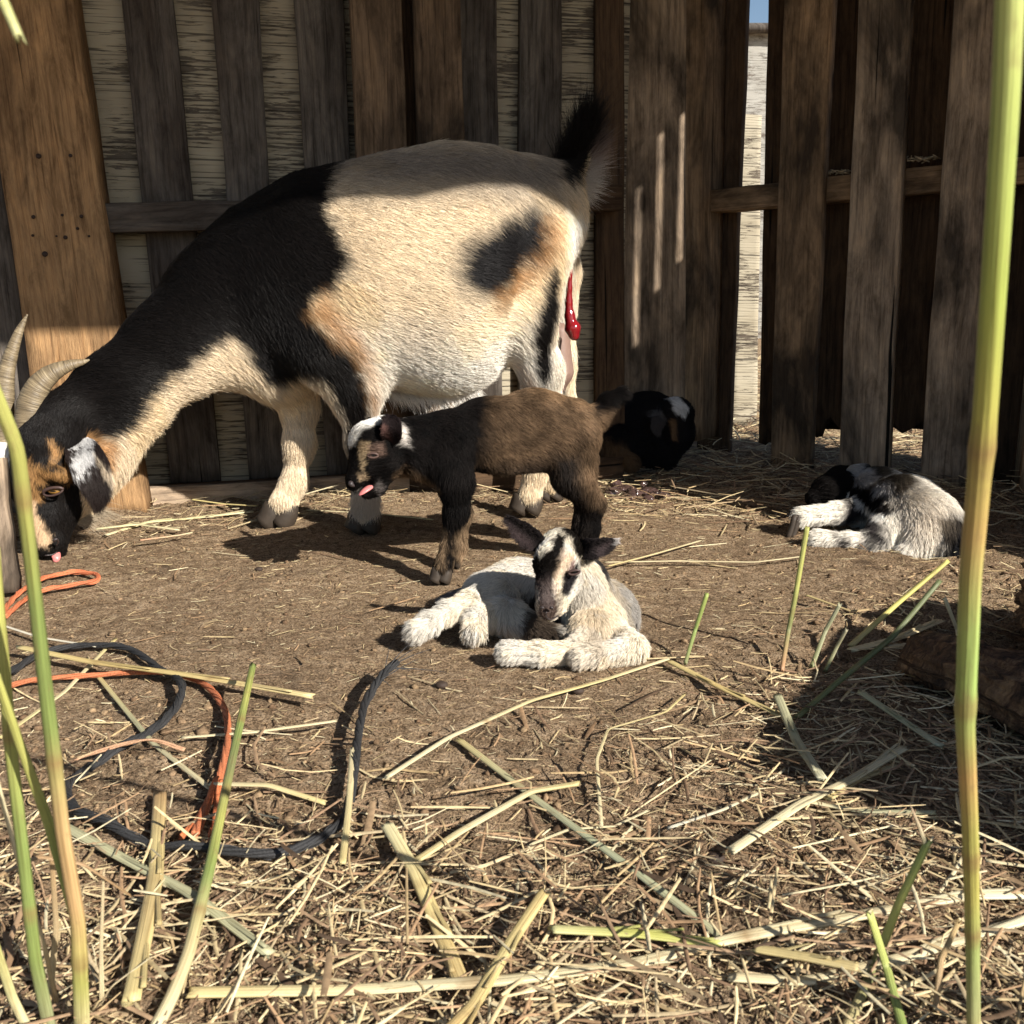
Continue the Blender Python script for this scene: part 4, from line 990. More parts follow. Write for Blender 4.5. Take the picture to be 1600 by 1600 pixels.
ear("ear", [at(905, 858, 1.04), at(922, 856, 1.03), at(944, 851, 1.03), at(963, 845, 1.035)], [.007, .0105, .009, .0025], (.15, 0, 1), .55, eb, kidB, 2600, .006, thick=.002, seed=44)
pe = at(897, 893, .990); blob_eye("eye", pe, .0046, kidB, M_black, (1.1, .6, .55))
mb = MB()
for s in (1, -1):
    a = np.linspace(0, math.pi, 12); P = np.stack([pe[0] + .0055 * np.cos(a), pe[1] - .0026 - .001 * np.sin(a), pe[2] + s * .0022 * np.sin(a) + .0008 * np.cos(a)], 1); tube(mb, P, .0011, 8)
mb.build("eyelid", M_lid, kidB)

mb = MB()
for s_, u0 in ((1, 861), (-1, 848)):
    tube(mb, resample([at(u0 - 2 * s_, 951, .961), at(u0 + s_, 949, .960), at(u0 + 3 * s_, 953, .963)], 8), [.0006, .0012, .0015, .0016, .0015, .0013, .0009, .0004], 7)
tube(mb, resample([at(854, 956, .960), at(854, 964, .962), at(861, 968, .966), at(872, 962, .975)], 14), .0008, 6)
mb.build("nose", M_nose, kidB)

# ------------------------------------------------------------------ kid lying on the right, rump towards us
kidC = empty("goat_kid", (at(1400, 850, 1.5)[0], 1.5, 0), "cream and black kid lying by the pallet fence, rump and dark tail towards us", "kid")
k = Body(.025)
k.seg((1446, 815, 1.44, 49.5), (1415, 800, 1.50, 46.8), fl=1.0, flow=(.4, -.3, -.5))
k.seg((1415, 798, 1.50, 50), (1372, 782, 1.58, 40), fl=1.0, flow=(.6, -.3, -.3))
k.seg((1372, 775, 1.58, 40), (1345, 768, 1.62, 32), fl=.9, flow=(.7, -.2, -.3))
k.seg((1345, 762, 1.62, 28), (1318, 755, 1.62, 24), k=.015, flow=(.7, 0, -.3))
k.seg((1312, 756, 1.61, 25), (1290, 765, 1.60, 20), k=.01, flow=(.6, 0, .3), hl=.6)
k.seg((1290, 765, 1.60, 17), (1268, 778, 1.59, 10), k=.008, flow=(.6, 0, .3), hl=.4)
k.seg((1470, 840, 1.42, 34.2), (1440, 850, 1.40, 25.2), flow=(.3, -.2, -.8)); k.seg((1395, 820, 1.45, 30.6), (1372, 845, 1.42, 21.6), k=.015, flow=(-.4, 0, -.8))
k.seg((1372, 848, 1.42, 18.0), (1330, 846, 1.42, 11.7), k=.01, flow=(-1, 0, -.1)); k.seg((1330, 846, 1.42, 10.8), (1280, 842, 1.43, 12.6), k=.008, flow=(-1, 0, 0))
k.seg((1440, 850, 1.40, 19.8), (1418, 862, 1.39, 13.5), k=.012, flow=(-.8, 0, -.5)); k.seg((1360, 795, 1.55, 23.4), (1310, 800, 1.52, 13.5), k=.012, flow=(-1, 0, 0))
k.seg((1310, 800, 1.52, 12), (1255, 806, 1.50, 12), k=.008, flow=(-1, 0, 0)); k.seg((1380, 800, 1.55, 34), (1350, 800, 1.55, 24), k=.012, flow=(-1, 0, 0))
k.seg((1484, 815, 1.41, 16.2), (1487, 850, 1.38, 13.5), k=.015, flow=(0, -.2, -1), hl=1.3); k.seg((1487, 850, 1.38, 12.6), (1478, 878, 1.37, 8.1), k=.01, flow=(-.3, -.2, -1), hl=1.6)
k.mesh(.0028)
kp = [([(1260, 700), (1400, 700), (1412, 745), (1388, 760), (1368, 785), (1352, 805), (1335, 800), (1330, 760), (1260, 760)], BLK, dict(Y=1.51, ymin=1.435, soft=.004)),
      ([(1235, 715), (1345, 715), (1345, 800), (1235, 800)], BLK, dict(Y=1.59, ymin=1.55, soft=.004)),
      ([(1440, 735), (1470, 745), (1530, 790), (1530, 820), (1505, 790), (1480, 762)], (.10, .10, .11), dict(Y=1.5, soft=.01)),
      ([(1365, 812), (1392, 812), (1390, 845), (1368, 852), (1360, 838)], (.035, .03, .03), dict(Y=1.40, soft=.007)),
      ([(1474, 808), (1515, 808), (1520, 900), (1462, 900), (1468, 868), (1478, 850)], (.010, .010, .012), dict(Y=1.37, ymax=1.42, soft=.004)),
      ([(1310, 835), (1335, 840), (1335, 862), (1322, 858)], (.06, .05, .045), dict(Y=1.42, soft=.005)),
      ([(1350, 840), (1372, 858), (1360, 872), (1345, 862)], (.10, .08, .07), dict(Y=1.40, soft=.006)),
      ([(1326, 728), (1350, 730), (1348, 748), (1330, 748)], (.35, .35, .36), dict(Y=1.6, soft=.004)),
      ([(1322, 770), (1334, 770), (1334, 778), (1322, 778)], WHT, dict(Y=1.58, soft=.002)),
      ([(1422, 790), (1440, 775), (1468, 795), (1448, 822), (1420, 822)], (.50, .40, .29), dict(Y=1.42, soft=.02, a=.7)),
      ]
kcC = paint((.84, .78, .68), kp, 1.45, nz=.003, soft=.006)
def kcC2(P):
    n = fbm(P * 35 + 4, 3)[:, None]; return kcC(P) * (1 + .15 * n)
mesh("body", k.V, k.Q, M_skin, kidC, True, None, kcC2(k.V) * .75)
fur("coat", k.V, k.Q, k.N, k.Fl, k.HL, kcC2, 90000, .014, kidC, M_hairk, wid=.00045, lay=.42, grav=.15, clump=.6, cs=.006, jit=.24, seed=51, sh=.25)
ebk = paint((.03, .03, .032), [([(1320, 725), (1352, 725), (1350, 750), (1322, 750)], (.3, .3, .31), dict(Y=1.58, soft=.005))], 1.58, nz=.001)
ear("ear", [at(1322, 748, 1.60), at(1338, 738, 1.59), at(1352, 736, 1.59), at(1366, 742, 1.595)], [.008, .013, .011, .003], (0, .2, 1), .4, ebk, kidC, 1500, .006, thick=.002, seed=53)
hoof(1243, 808, 1.49, 7, kidC, toe=-1.4)

# ------------------------------------------------------------------ black kid in the shade at the back
kidD = empty("goat_kid", (at(1010, 720, 2.07)[0], 2.07, 0), "black kid with a white crown lying in deep shade at the fence corner", "kid")
k = Body(.03)
k.seg((962, 676, 2.08, 30), (1000, 654, 2.09, 34), flow=(-.8, 0, -.4)); k.seg((975, 688, 2.06, 34), (1020, 668, 2.08, 46), flow=(-.8, 0, -.4)); k.seg((1020, 668, 2.08, 46), (1045, 672, 2.06, 38), flow=(-.6, 0, -.6))
k.seg((1040, 660, 2.04, 34), (1056, 648, 2.02, 26), k=.015, flow=(-.3, 0, .6), hl=.6); k.seg((1056, 650, 2.01, 24), (1060, 688, 1.99, 15), k=.012, flow=(0, 0, .9), hl=.5)
k.seg((1060, 688, 1.99, 14), (1058, 702, 1.985, 9), k=.01, flow=(0, 0, .9), hl=.4)
k.seg((1000, 700, 2.03, 26), (1040, 712, 2.0, 18), k=.02, flow=(.8, 0, -.2)); k.seg((968, 690, 2.0, 28), (952, 705, 1.98, 22), k=.02, flow=(-.4, 0, -.8)); k.seg((952, 706, 1.98, 18), (985, 722, 1.95, 12), k=.012, flow=(.8, 0, -.3))
k.mesh(.0035)
kcD = paint((.013, .012, .013), [([(1046, 618), (1062, 620), (1076, 640), (1070, 658), (1056, 645)], (.66, .66, .66), dict(Y=1.99, ymax=2.05, soft=.003)),
      ([(940, 680), (975, 690), (995, 720), (985, 735), (935, 730)], (.12, .078, .045), dict(Y=1.97, ymax=2.02, soft=.008)),
      ([(1050, 660), (1056, 660), (1056, 690), (1049, 690)], (.18, .11, .06), dict(Y=1.98, soft=.003)),
      ([(1020, 645), (1032, 645), (1038, 668), (1026, 668)], (.16, .16, .17), dict(Y=2.0, soft=.004, nz=2, a=.7))], 2.0, nz=.003)
mesh("body", k.V, k.Q, M_skin, kidD, True, None, kcD(k.V) * .8)
fur("coat", k.V, k.Q, k.N, k.Fl, k.HL, kcD, 40000, .014, kidD, M_hairk, wid=.0006, lay=.4, grav=.15, clump=.6, cs=.007, seed=61)
ebd = paint((.06, .055, .055), [], 2.0)
ear("ear", [at(1040, 650, 2.0), at(1030, 658, 1.99), at(1026, 670, 1.985), at(1030, 680, 1.985)], [.008, .014, .012, .003], (1, 0, .3), .3, ebd, kidD, 900, .006, thick=.002, seed=63)

# ------------------------------------------------------------------ ground litter
def bits(name, n, region, dens, lmin, lmax, wmin, wmax, pile, label, cols, seed, flatness=.5, tilt=.12):
    r = np.random.default_rng(seed); P = np.zeros((0, 2))
    while len(P) < n:
        c = np.stack([r.uniform(region[0], region[1], n), r.uniform(region[2], region[3], n)], 1)
        c = c[r.random(n) < dens(c[:, 0], c[:, 1])]; P = np.vstack([P, c])
    P = P[:n]; x, y = P[:, 0], P[:, 1]; b = bare(x, y)
    L = lmin * (lmax / lmin) ** (r.random(n) ** 1.8); w = r.uniform(wmin, wmax, n) * (.5 + .5 * L / lmax)
    a = r.random(n) * math.pi * 2; curve = r.normal(size=n) * np.where(r.random(n) < .2, .4, .08)
    z = gz(x, y) + pile * r.random(n) ** 2 * (.15 + .85 * b) + w * .5 + .0006
    el = r.normal(size=n) * tilt * (.3 + b)
    t = np.array([-.5, -.17, .17, .5])
    ang = a[:, None] + curve[:, None] * t[None] * 2
    d = np.stack([np.cos(a), np.sin(a)], 1)
    cx = x[:, None] + L[:, None] * (t[None] * np.cos(a)[:, None] - curve[:, None] * t[None] ** 2 * np.sin(a)[:, None])
    cy = y[:, None] + L[:, None] * (t[None] * np.sin(a)[:, None] + curve[:, None] * t[None] ** 2 * np.cos(a)[:, None])
    cz = np.maximum(z[:, None] + L[:, None] * t[None] * np.sin(el)[:, None], gz(cx, cy) + .0006 + .3 * w[:, None])
    # cross-section: shallow roof of three points, open below, thick enough to read as a stalk
    ws = np.array([-1, 0, 1.]); hs = np.array([-.6, .5, -.6]) * flatness * 1.6
    tw = np.array([.8, 1, 1, .7]); nx = -np.sin(ang); ny = np.cos(ang)
    V = np.zeros((n, 4, 3, 3))
    for i in range(3):
        V[:, :, i, 0] = cx + nx * ws[i] * w[:, None] / 2 * tw; V[:, :, i, 1] = cy + ny * ws[i] * w[:, None] / 2 * tw
        V[:, :, i, 2] = cz + hs[i] * w[:, None] * .5 * tw
    base = np.arange(n)[:, None, None] * 12 + np.arange(3)[None, :, None] * 3 + np.arange(2)[None, None, :]
    Fq = np.stack([base, base + 3, base + 4, base + 1], -1).reshape(-1, 4)
    cols = np.array(cols); ci = r.integers(0, len(cols), n); m = r.random((n, 1)); C = cols[ci] * (.7 + .5 * m)
    C = np.repeat(C, 12, 0)
    o = mesh(name, V.reshape(-1, 3), Fq, M_bits, None, True, None, C); tag(o, label, name.replace("_", " "), kind="stuff"); return o
STRAW = [(.54, .42, .23), (.62, .50, .29), (.44, .32, .17), (.30, .20, .12), (.48, .38, .23), (.68, .59, .38), (.22, .14, .085), (.36, .23, .13), (.58, .46, .26)]
DARK = [(.20, .125, .07), (.14, .09, .055), (.28, .19, .11), (.10, .066, .042), (.34, .25, .15)]
def dens_front(x, y):
    d = bare(x, y); near = 1.35 * np.clip((.68 - y) / .14, 0, 1); right = np.clip((x + .02 + .25 * (.9 - y)) / .3, 0, 1) * np.clip((1.05 - y) / .2, 0, 1)
    far_left = np.clip((y - 1.5) / .15, 0, 1) * .5
    k = np.clip(.03 + .10 * d + .75 * near + .55 * right + far_left * d, 0, 1) * (.30 + .70 * np.clip(.5 + 2.2 * fbm(xy(x, y, 7, 8.), 3), 0, 1))
    return k * np.clip(1.5 / (.6 + y), 0, 1)
bits("straw_litter", int(10500), (-.62, .85, .36, 2.2), dens_front, .012, .085, .0008, .0034, .014, "loose dry straw scattered over the dirt floor", STRAW, 71)
bits("chopped_chaff", int(75000), (-.75, .95, .36, 2.0), lambda x, y: np.clip(dens_front(x, y) + .16, 0, 1), .0025, .018, .0004, .0014, .005, "fine chopped chaff trodden into the dirt floor", STRAW + DARK * 2, 72)
bits("dry_grass_mat", int(3800), (-.9, 1.1, 1.55, 2.9), lambda x, y: np.clip((y - 1.62 + .25 * x) / .3, 0, 1) * np.clip((x + .1) / .3, 0, 1), .02, .12, .002, .0045, .03, "trampled straw along the foot of the fence and beyond it", STRAW + DARK, 73)
bits("fallen_leaves", int(260), (-.5, .85, .36, 1.1), dens_front, .02, .07, .003, .006, .016, "brown grass blades among the straw in the foreground", DARK + [(.36, .23, .13)], 74, flatness=.25)
bits("outer_straw", int(2500), (.2, 2.4, 2.45, 5.5), lambda x, y: np.ones_like(x), .04, .16, .003, .008, .05, "sunlit straw on the ground outside the fence", STRAW, 75)
# soil crumbs
def crumbs(n, seed):
    r = np.random.default_rng(seed); P = np.zeros((0, 2))
    def dens(x, y): return np.clip(.25 + .6 * bare(x, y), 0, 1) * np.clip(1.5 / (.6 + y), 0, 1)
    while len(P) < n:
        c = np.stack([r.uniform(-.75, .9, n), r.uniform(.36, 2.1, n)], 1); P = np.vstack([P, c[r.random(n) < dens(c[:, 0], c[:, 1])]])
    P = P[:n]; phi = (1 + 5 ** .5) / 2
    ico = np.array([(-1, phi, 0), (1, phi, 0), (-1, -phi, 0), (1, -phi, 0), (0, -1, phi), (0, 1, phi), (0, -1, -phi), (0, 1, -phi), (phi, 0, -1), (phi, 0, 1), (-phi, 0, -1), (-phi, 0, 1)]) / 1.9
    fi = np.array([(0, 11, 5), (0, 5, 1), (0, 1, 7), (0, 7, 10), (0, 10, 11), (1, 5, 9), (5, 11, 4), (11, 10, 2), (10, 7, 6), (7, 1, 8), (3, 9, 4), (3, 4, 2), (3, 2, 6), (3, 6, 8), (3, 8, 9), (4, 9, 5), (2, 4, 11), (6, 2, 10), (8, 6, 7), (9, 8, 1)])
    s = .0006 * (6.0) ** (r.random(n) ** 5.0)
    V = ico[None] * (1 + .35 * r.normal(size=(n, 12, 1)))
    sc = np.stack([s * r.uniform(.8, 1.5, n), s * r.uniform(.8, 1.5, n), s * r.uniform(.5, .9, n)], 1)
    V = V * sc[:, None]; V[..., 0] += P[:, 0:1]; V[..., 1] += P[:, 1:2]; V[..., 2] += (gz(P[:, 0], P[:, 1]) + s * .25)[:, None]
    Fc = (fi[None] + 12 * np.arange(n)[:, None, None]).reshape(-1, 3)
    C = np.array([(.22, .15, .09), (.16, .105, .062), (.26, .18, .105), (.11, .07, .042)])[r.integers(0, 4, n)]; C = np.repeat(C * (.7 + .6 * r.random((n, 1))), 12, 0)
    tag(mesh("soil_crumbs", V.reshape(-1, 3), Fc, M_crumb, None, True, None, C), "crumbs and small clods of brown soil on the pen floor", "soil", kind="stuff")
crumbs(36000, 81)

# ------------------------------------------------------------------ single stalks one can point at
YEL = (.55, .45, .21); PAL = (.62, .54, .34); GRN = (.21, .27, .08); LIME = (.38, .38, .11); OLV = (.20, .21, .09); GGR = (.38, .37, .23); BRO = (.34, .22, .11)
def stalk(pts, w, cols, label, name="straw_stalk", cat="straw", group="single straw stalks lying on the ground", flat=.55, nodes=(), lift=.004, split=False, sides=12, standing=False, hgt=None):
    """pts: pixels of the stalk on the ground (2) or with a height z / a depth Y: (u, v, ('z', h)) (u, v, ('Y', y))"""
    P = []
    for p in pts:
        if len(p) == 2: q = gnd(p[0], p[1], lift); q[2] = max(gz(q[0], q[1]), -.004) + lift
        elif p[2][0] == 'z': q = gnd(p[0], p[1], p[2][1])
        else: q = at(p[0], p[1], p[2][1])
        P.append(q)
    P = np.array(P); n = max(24, 10 * len(P)); Q = resample(P, n, False)
    if len(P) > 2:
        for _ in range(1): Q[1:-1] = .25 * Q[:-2] + .5 * Q[1:-1] + .25 * Q[2:]
    w = np.atleast_1d(np.asarray(w, float)) * (.86 if not split else .9)
    s = np.linspace(0, 1, n); c = np.array(cols, float)
    if c.ndim == 1: c = c[None]
    C = np.stack([np.interp(s, np.linspace(0, 1, len(c)), c[:, k]) if len(c) > 1 else np.full(n, c[0, k]) for k in range(3)], 1)
    C = C * (1 + .12 * fbm(np.stack([s * 20, s * 0 + float(np.mean(w)) * 99, s * 0], 1), 2))[:, None]
    ww = np.atleast_1d(np.asarray(w, float)); rad = np.interp(s, np.linspace(0, 1, len(ww)), ww) / 2
    for nd in nodes:
        g_ = np.exp(-((s - nd) / .012) ** 2); rad = rad * (1 + .14 * g_); C = C * (1 - .75 * g_[:, None]) + np.array([.26, .16, .07]) * .75 * g_[:, None]
    root = None
    mb = MB(); tube(mb, Q, rad, sides, flat=flat, C=C, jag=.006)
    if split:
        for k in range(3):
            i = int(n * (.2 + .25 * k)); j = min(n - 1, i + int(n * .3)); off = np.array([rng.normal() * .0025, rng.normal() * .0025, .002])
            tube(mb, Q[i:j] + off * np.linspace(0, 1.5, j - i)[:, None], rad[i:j] * .35, 6, flat=.4, C=C[i:j] * .85)
    o = mb.build(name, M_straw); tag(o, label, cat, group); return o
G2 = "green stalks and stubs rooted in the pen"
tall = dict(group="tall grass stems close to the camera", flat=.85, sides=14)
stalk([(130, 1640, ('Y', .455)), (122, 1440, ('Y', .43)), (98, 1300, ('Y', .41)), (74, 1100, ('Y', .39)), (50, 890, ('Y', .37)), (27, 700, ('Y', .35)), (-30, 560, ('Y', .34))], [.0095, .0082, .0072, .0062, .0058],
      [PAL, LIME, (.55, .36, .17), (.50, .34, .16), GRN, GRN, LIME, LIME], "tall green grass stem with a tan sheath, nearest on the left, crossing the goat's face", "grass_stem", "grass stem", nodes=(.18, .52, .86), **tall)
stalk([(85, 1640, ('Y', .46)), (55, 1500, ('Y', .44)), (38, 1350, ('Y', .43)), (18, 1180, ('Y', .42)), (-2, 960, ('Y', .41)), (-10, 860, ('Y', .41))], [.0078, .0066, .006],
      [GGR, GRN, GRN, LIME, LIME], "yellow-green grass stem at the very left edge, left of the tan sheathed one", "grass_stem", "grass stem", nodes=(.35, .7), **tall)
stalk([(128, 1470, ('Y', .44)), (76, 1285, ('Y', .42)), (30, 1160, ('Y', .41)), (-8, 1050, ('Y', .40))], [.006, .0055, .004], [LIME, GRN, LIME, LIME], "thin green side shoot slanting up to the left edge", "grass_stem", "grass stem", **tall)
stalk([(60, 1640, ('Y', .45)), (20, 1560, ('Y', .45)), (-20, 1440, ('Y', .44))], [.006, .005], [PAL, LIME], "short green shoot in the bottom left corner", "grass_stem", "grass stem", **tall)
stalk([(1522, 1660, ('Y', .44)), (1520, 1480, ('Y', .42)), (1516, 1300, ('Y', .39)), (1508, 1130, ('Y', .36)), (1516, 900, ('Y', .33)), (1540, 640, ('Y', .305)), (1556, 400, ('Y', .285)), (1572, 150, ('Y', .27)), (1580, -60, ('Y', .26))],
      [.0078, .0074, .0078, .0084, .0086, .0080, .0078], [(.5, .4, .18), (.34, .36, .16), (.30, .36, .12), (.40, .37, .10), (.38, .36, .10), (.44, .29, .11), (.30, .42, .12), (.33, .42, .13), (.44, .30, .11), (.42, .39, .10), (.37, .43, .10), (.36, .42, .12), (.42, .46, .16)],
      "tall thick yellow-green grass stem standing upright at the right, nearest the camera", "grass_stem", "grass stem", nodes=(.19, .30, .50, .73), **tall)
stalk([(-14, -40, ('Y', .30)), (8, 8, ('Y', .30)), (30, 58, ('Y', .30))], [.0035, .0034, .0030], [LIME, (.55, .55, .25)], "blurred pale green stalk tip poking into the top left corner", "grass_stem", "grass stem", **tall)
stalk([(240, 1620), (268, 1560, ('z', .01)), (295, 1490, ('z', .014)), (330, 1345, ('z', .02)), (362, 1190, ('z', .03)), (395, 1040, ('z', .04))], [.009, .0085, .0075, .0075, .007], [PAL, (.5, .42, .22), GRN, LIME, OLV, GRN, LIME, GRN],
      "long green and yellow stalk lying across the black rope, its cut end up", "green_stalk", "stalk", group=G2, flat=.8, nodes=(.2, .5, .75))
stalk([(1071, 1035), (1086, 985, ('Y', 1.0)), (1104, 930, ('Y', 1.0))], [.0045, .0055], [OLV, GRN, (.3, .36, .1)], "short cut green stub right of the lying white kid", "green_stalk", "stub", group=G2, flat=.9)
stalk([(1222, 1045), (1232, 985, ('Y', .99)), (1243, 930, ('Y', .99)), (1261, 824, ('Y', 1.0))], [.005, .006, .006], [(.42, .24, .13), OLV, LIME, LIME], "upright lime green stub in front of the right kid's hooves", "green_stalk", "stub", group=G2, flat=.9, nodes=(.45,))
stalk([(1330, 1005), (1400, 945, ('z', .03)), (1482, 876, ('z', .075))], [.008, .007, .006], [YEL, (.52, .47, .14), (.55, .50, .16)], "yellow stalk slanting up towards the right kid's tail", "green_stalk", "stalk", group=G2, flat=.8, nodes=(.5,))
stalk([(1245, 1115), (1310, 1065, ('z', .015)), (1395, 995, ('z', .04)), (1468, 908, ('z', .085))], [.006, .0065, .006], [(.16, .17, .07), (.12, .14, .06), (.13, .15, .07)], "dark olive stalk slanting up in front of the brown log", "green_stalk", "stalk", group=G2, flat=.9, nodes=(.4,))
stalk([(1268, 1040), (1290, 985, ('Y', .98)), (1312, 945, ('Y', .98))], [.006, .005], [OLV, GGR], "greyish green stub between the olive stalk and the lime stub", "green_stalk", "stub", group=G2)
stalk([(1290, 1045), (1308, 1010, ('Y', .96)), (1322, 985, ('Y', .96))], [.005, .0045], [OLV, (.3, .27, .17)], "shortest dull green stub, beside the foot of the yellow stalk", "green_stalk", "stub", group=G2)
stalk([(1498, 1030), (1496, 985, ('Y', 1.0)), (1476, 935, ('Y', 1.0))], [.004, .005], [(.5, .36, .2), PAL], "thin tan bent stub just left of the tall right stem", "green_stalk", "stub", group=G2)
stalk([(1320, 1625), (1370, 1500, ('Y', .50)), (1405, 1410, ('Y', .50)), (1450, 1315, ('Y', .50))], [.007, .006, .005], [(.5, .42, .22), OLV, LIME, GRN], "leafy green shoot with a torn tip in the bottom right foreground", "green_stalk", "shoot", group=G2, flat=.8, nodes=(.5,))
stalk([(1450, 1330, ('Y', .50)), (1436, 1290, ('Y', .50)), (1424, 1262, ('Y', .50))], [.0035, .001], [GGR, (.6, .45, .3)], "dry curled leaf tip on top of the torn green shoot", "leaf_tip", "leaf", group=G2)
stalk([(1410, 1630), (1385, 1510, ('Y', .48)), (1360, 1430, ('Y', .48))], [.006, .005], [GRN, (.45, .48, .15)], "short green shoot left of the torn one in the bottom right foreground", "green_stalk", "shoot", group=G2)
stalk([(1460, 1600), (1420, 1560, ('z', .02)), (1500, 1440, ('z', .03)), (1505, 1440, ('z', .03))][0:1] + [(1470, 1500, ('z', .03)), (1498, 1440, ('z', .04))], [.004, .003], [BRO, (.42, .30, .14)], "bent brown blade at the foot of the tall right stem", "green_stalk", "blade", group=G2)
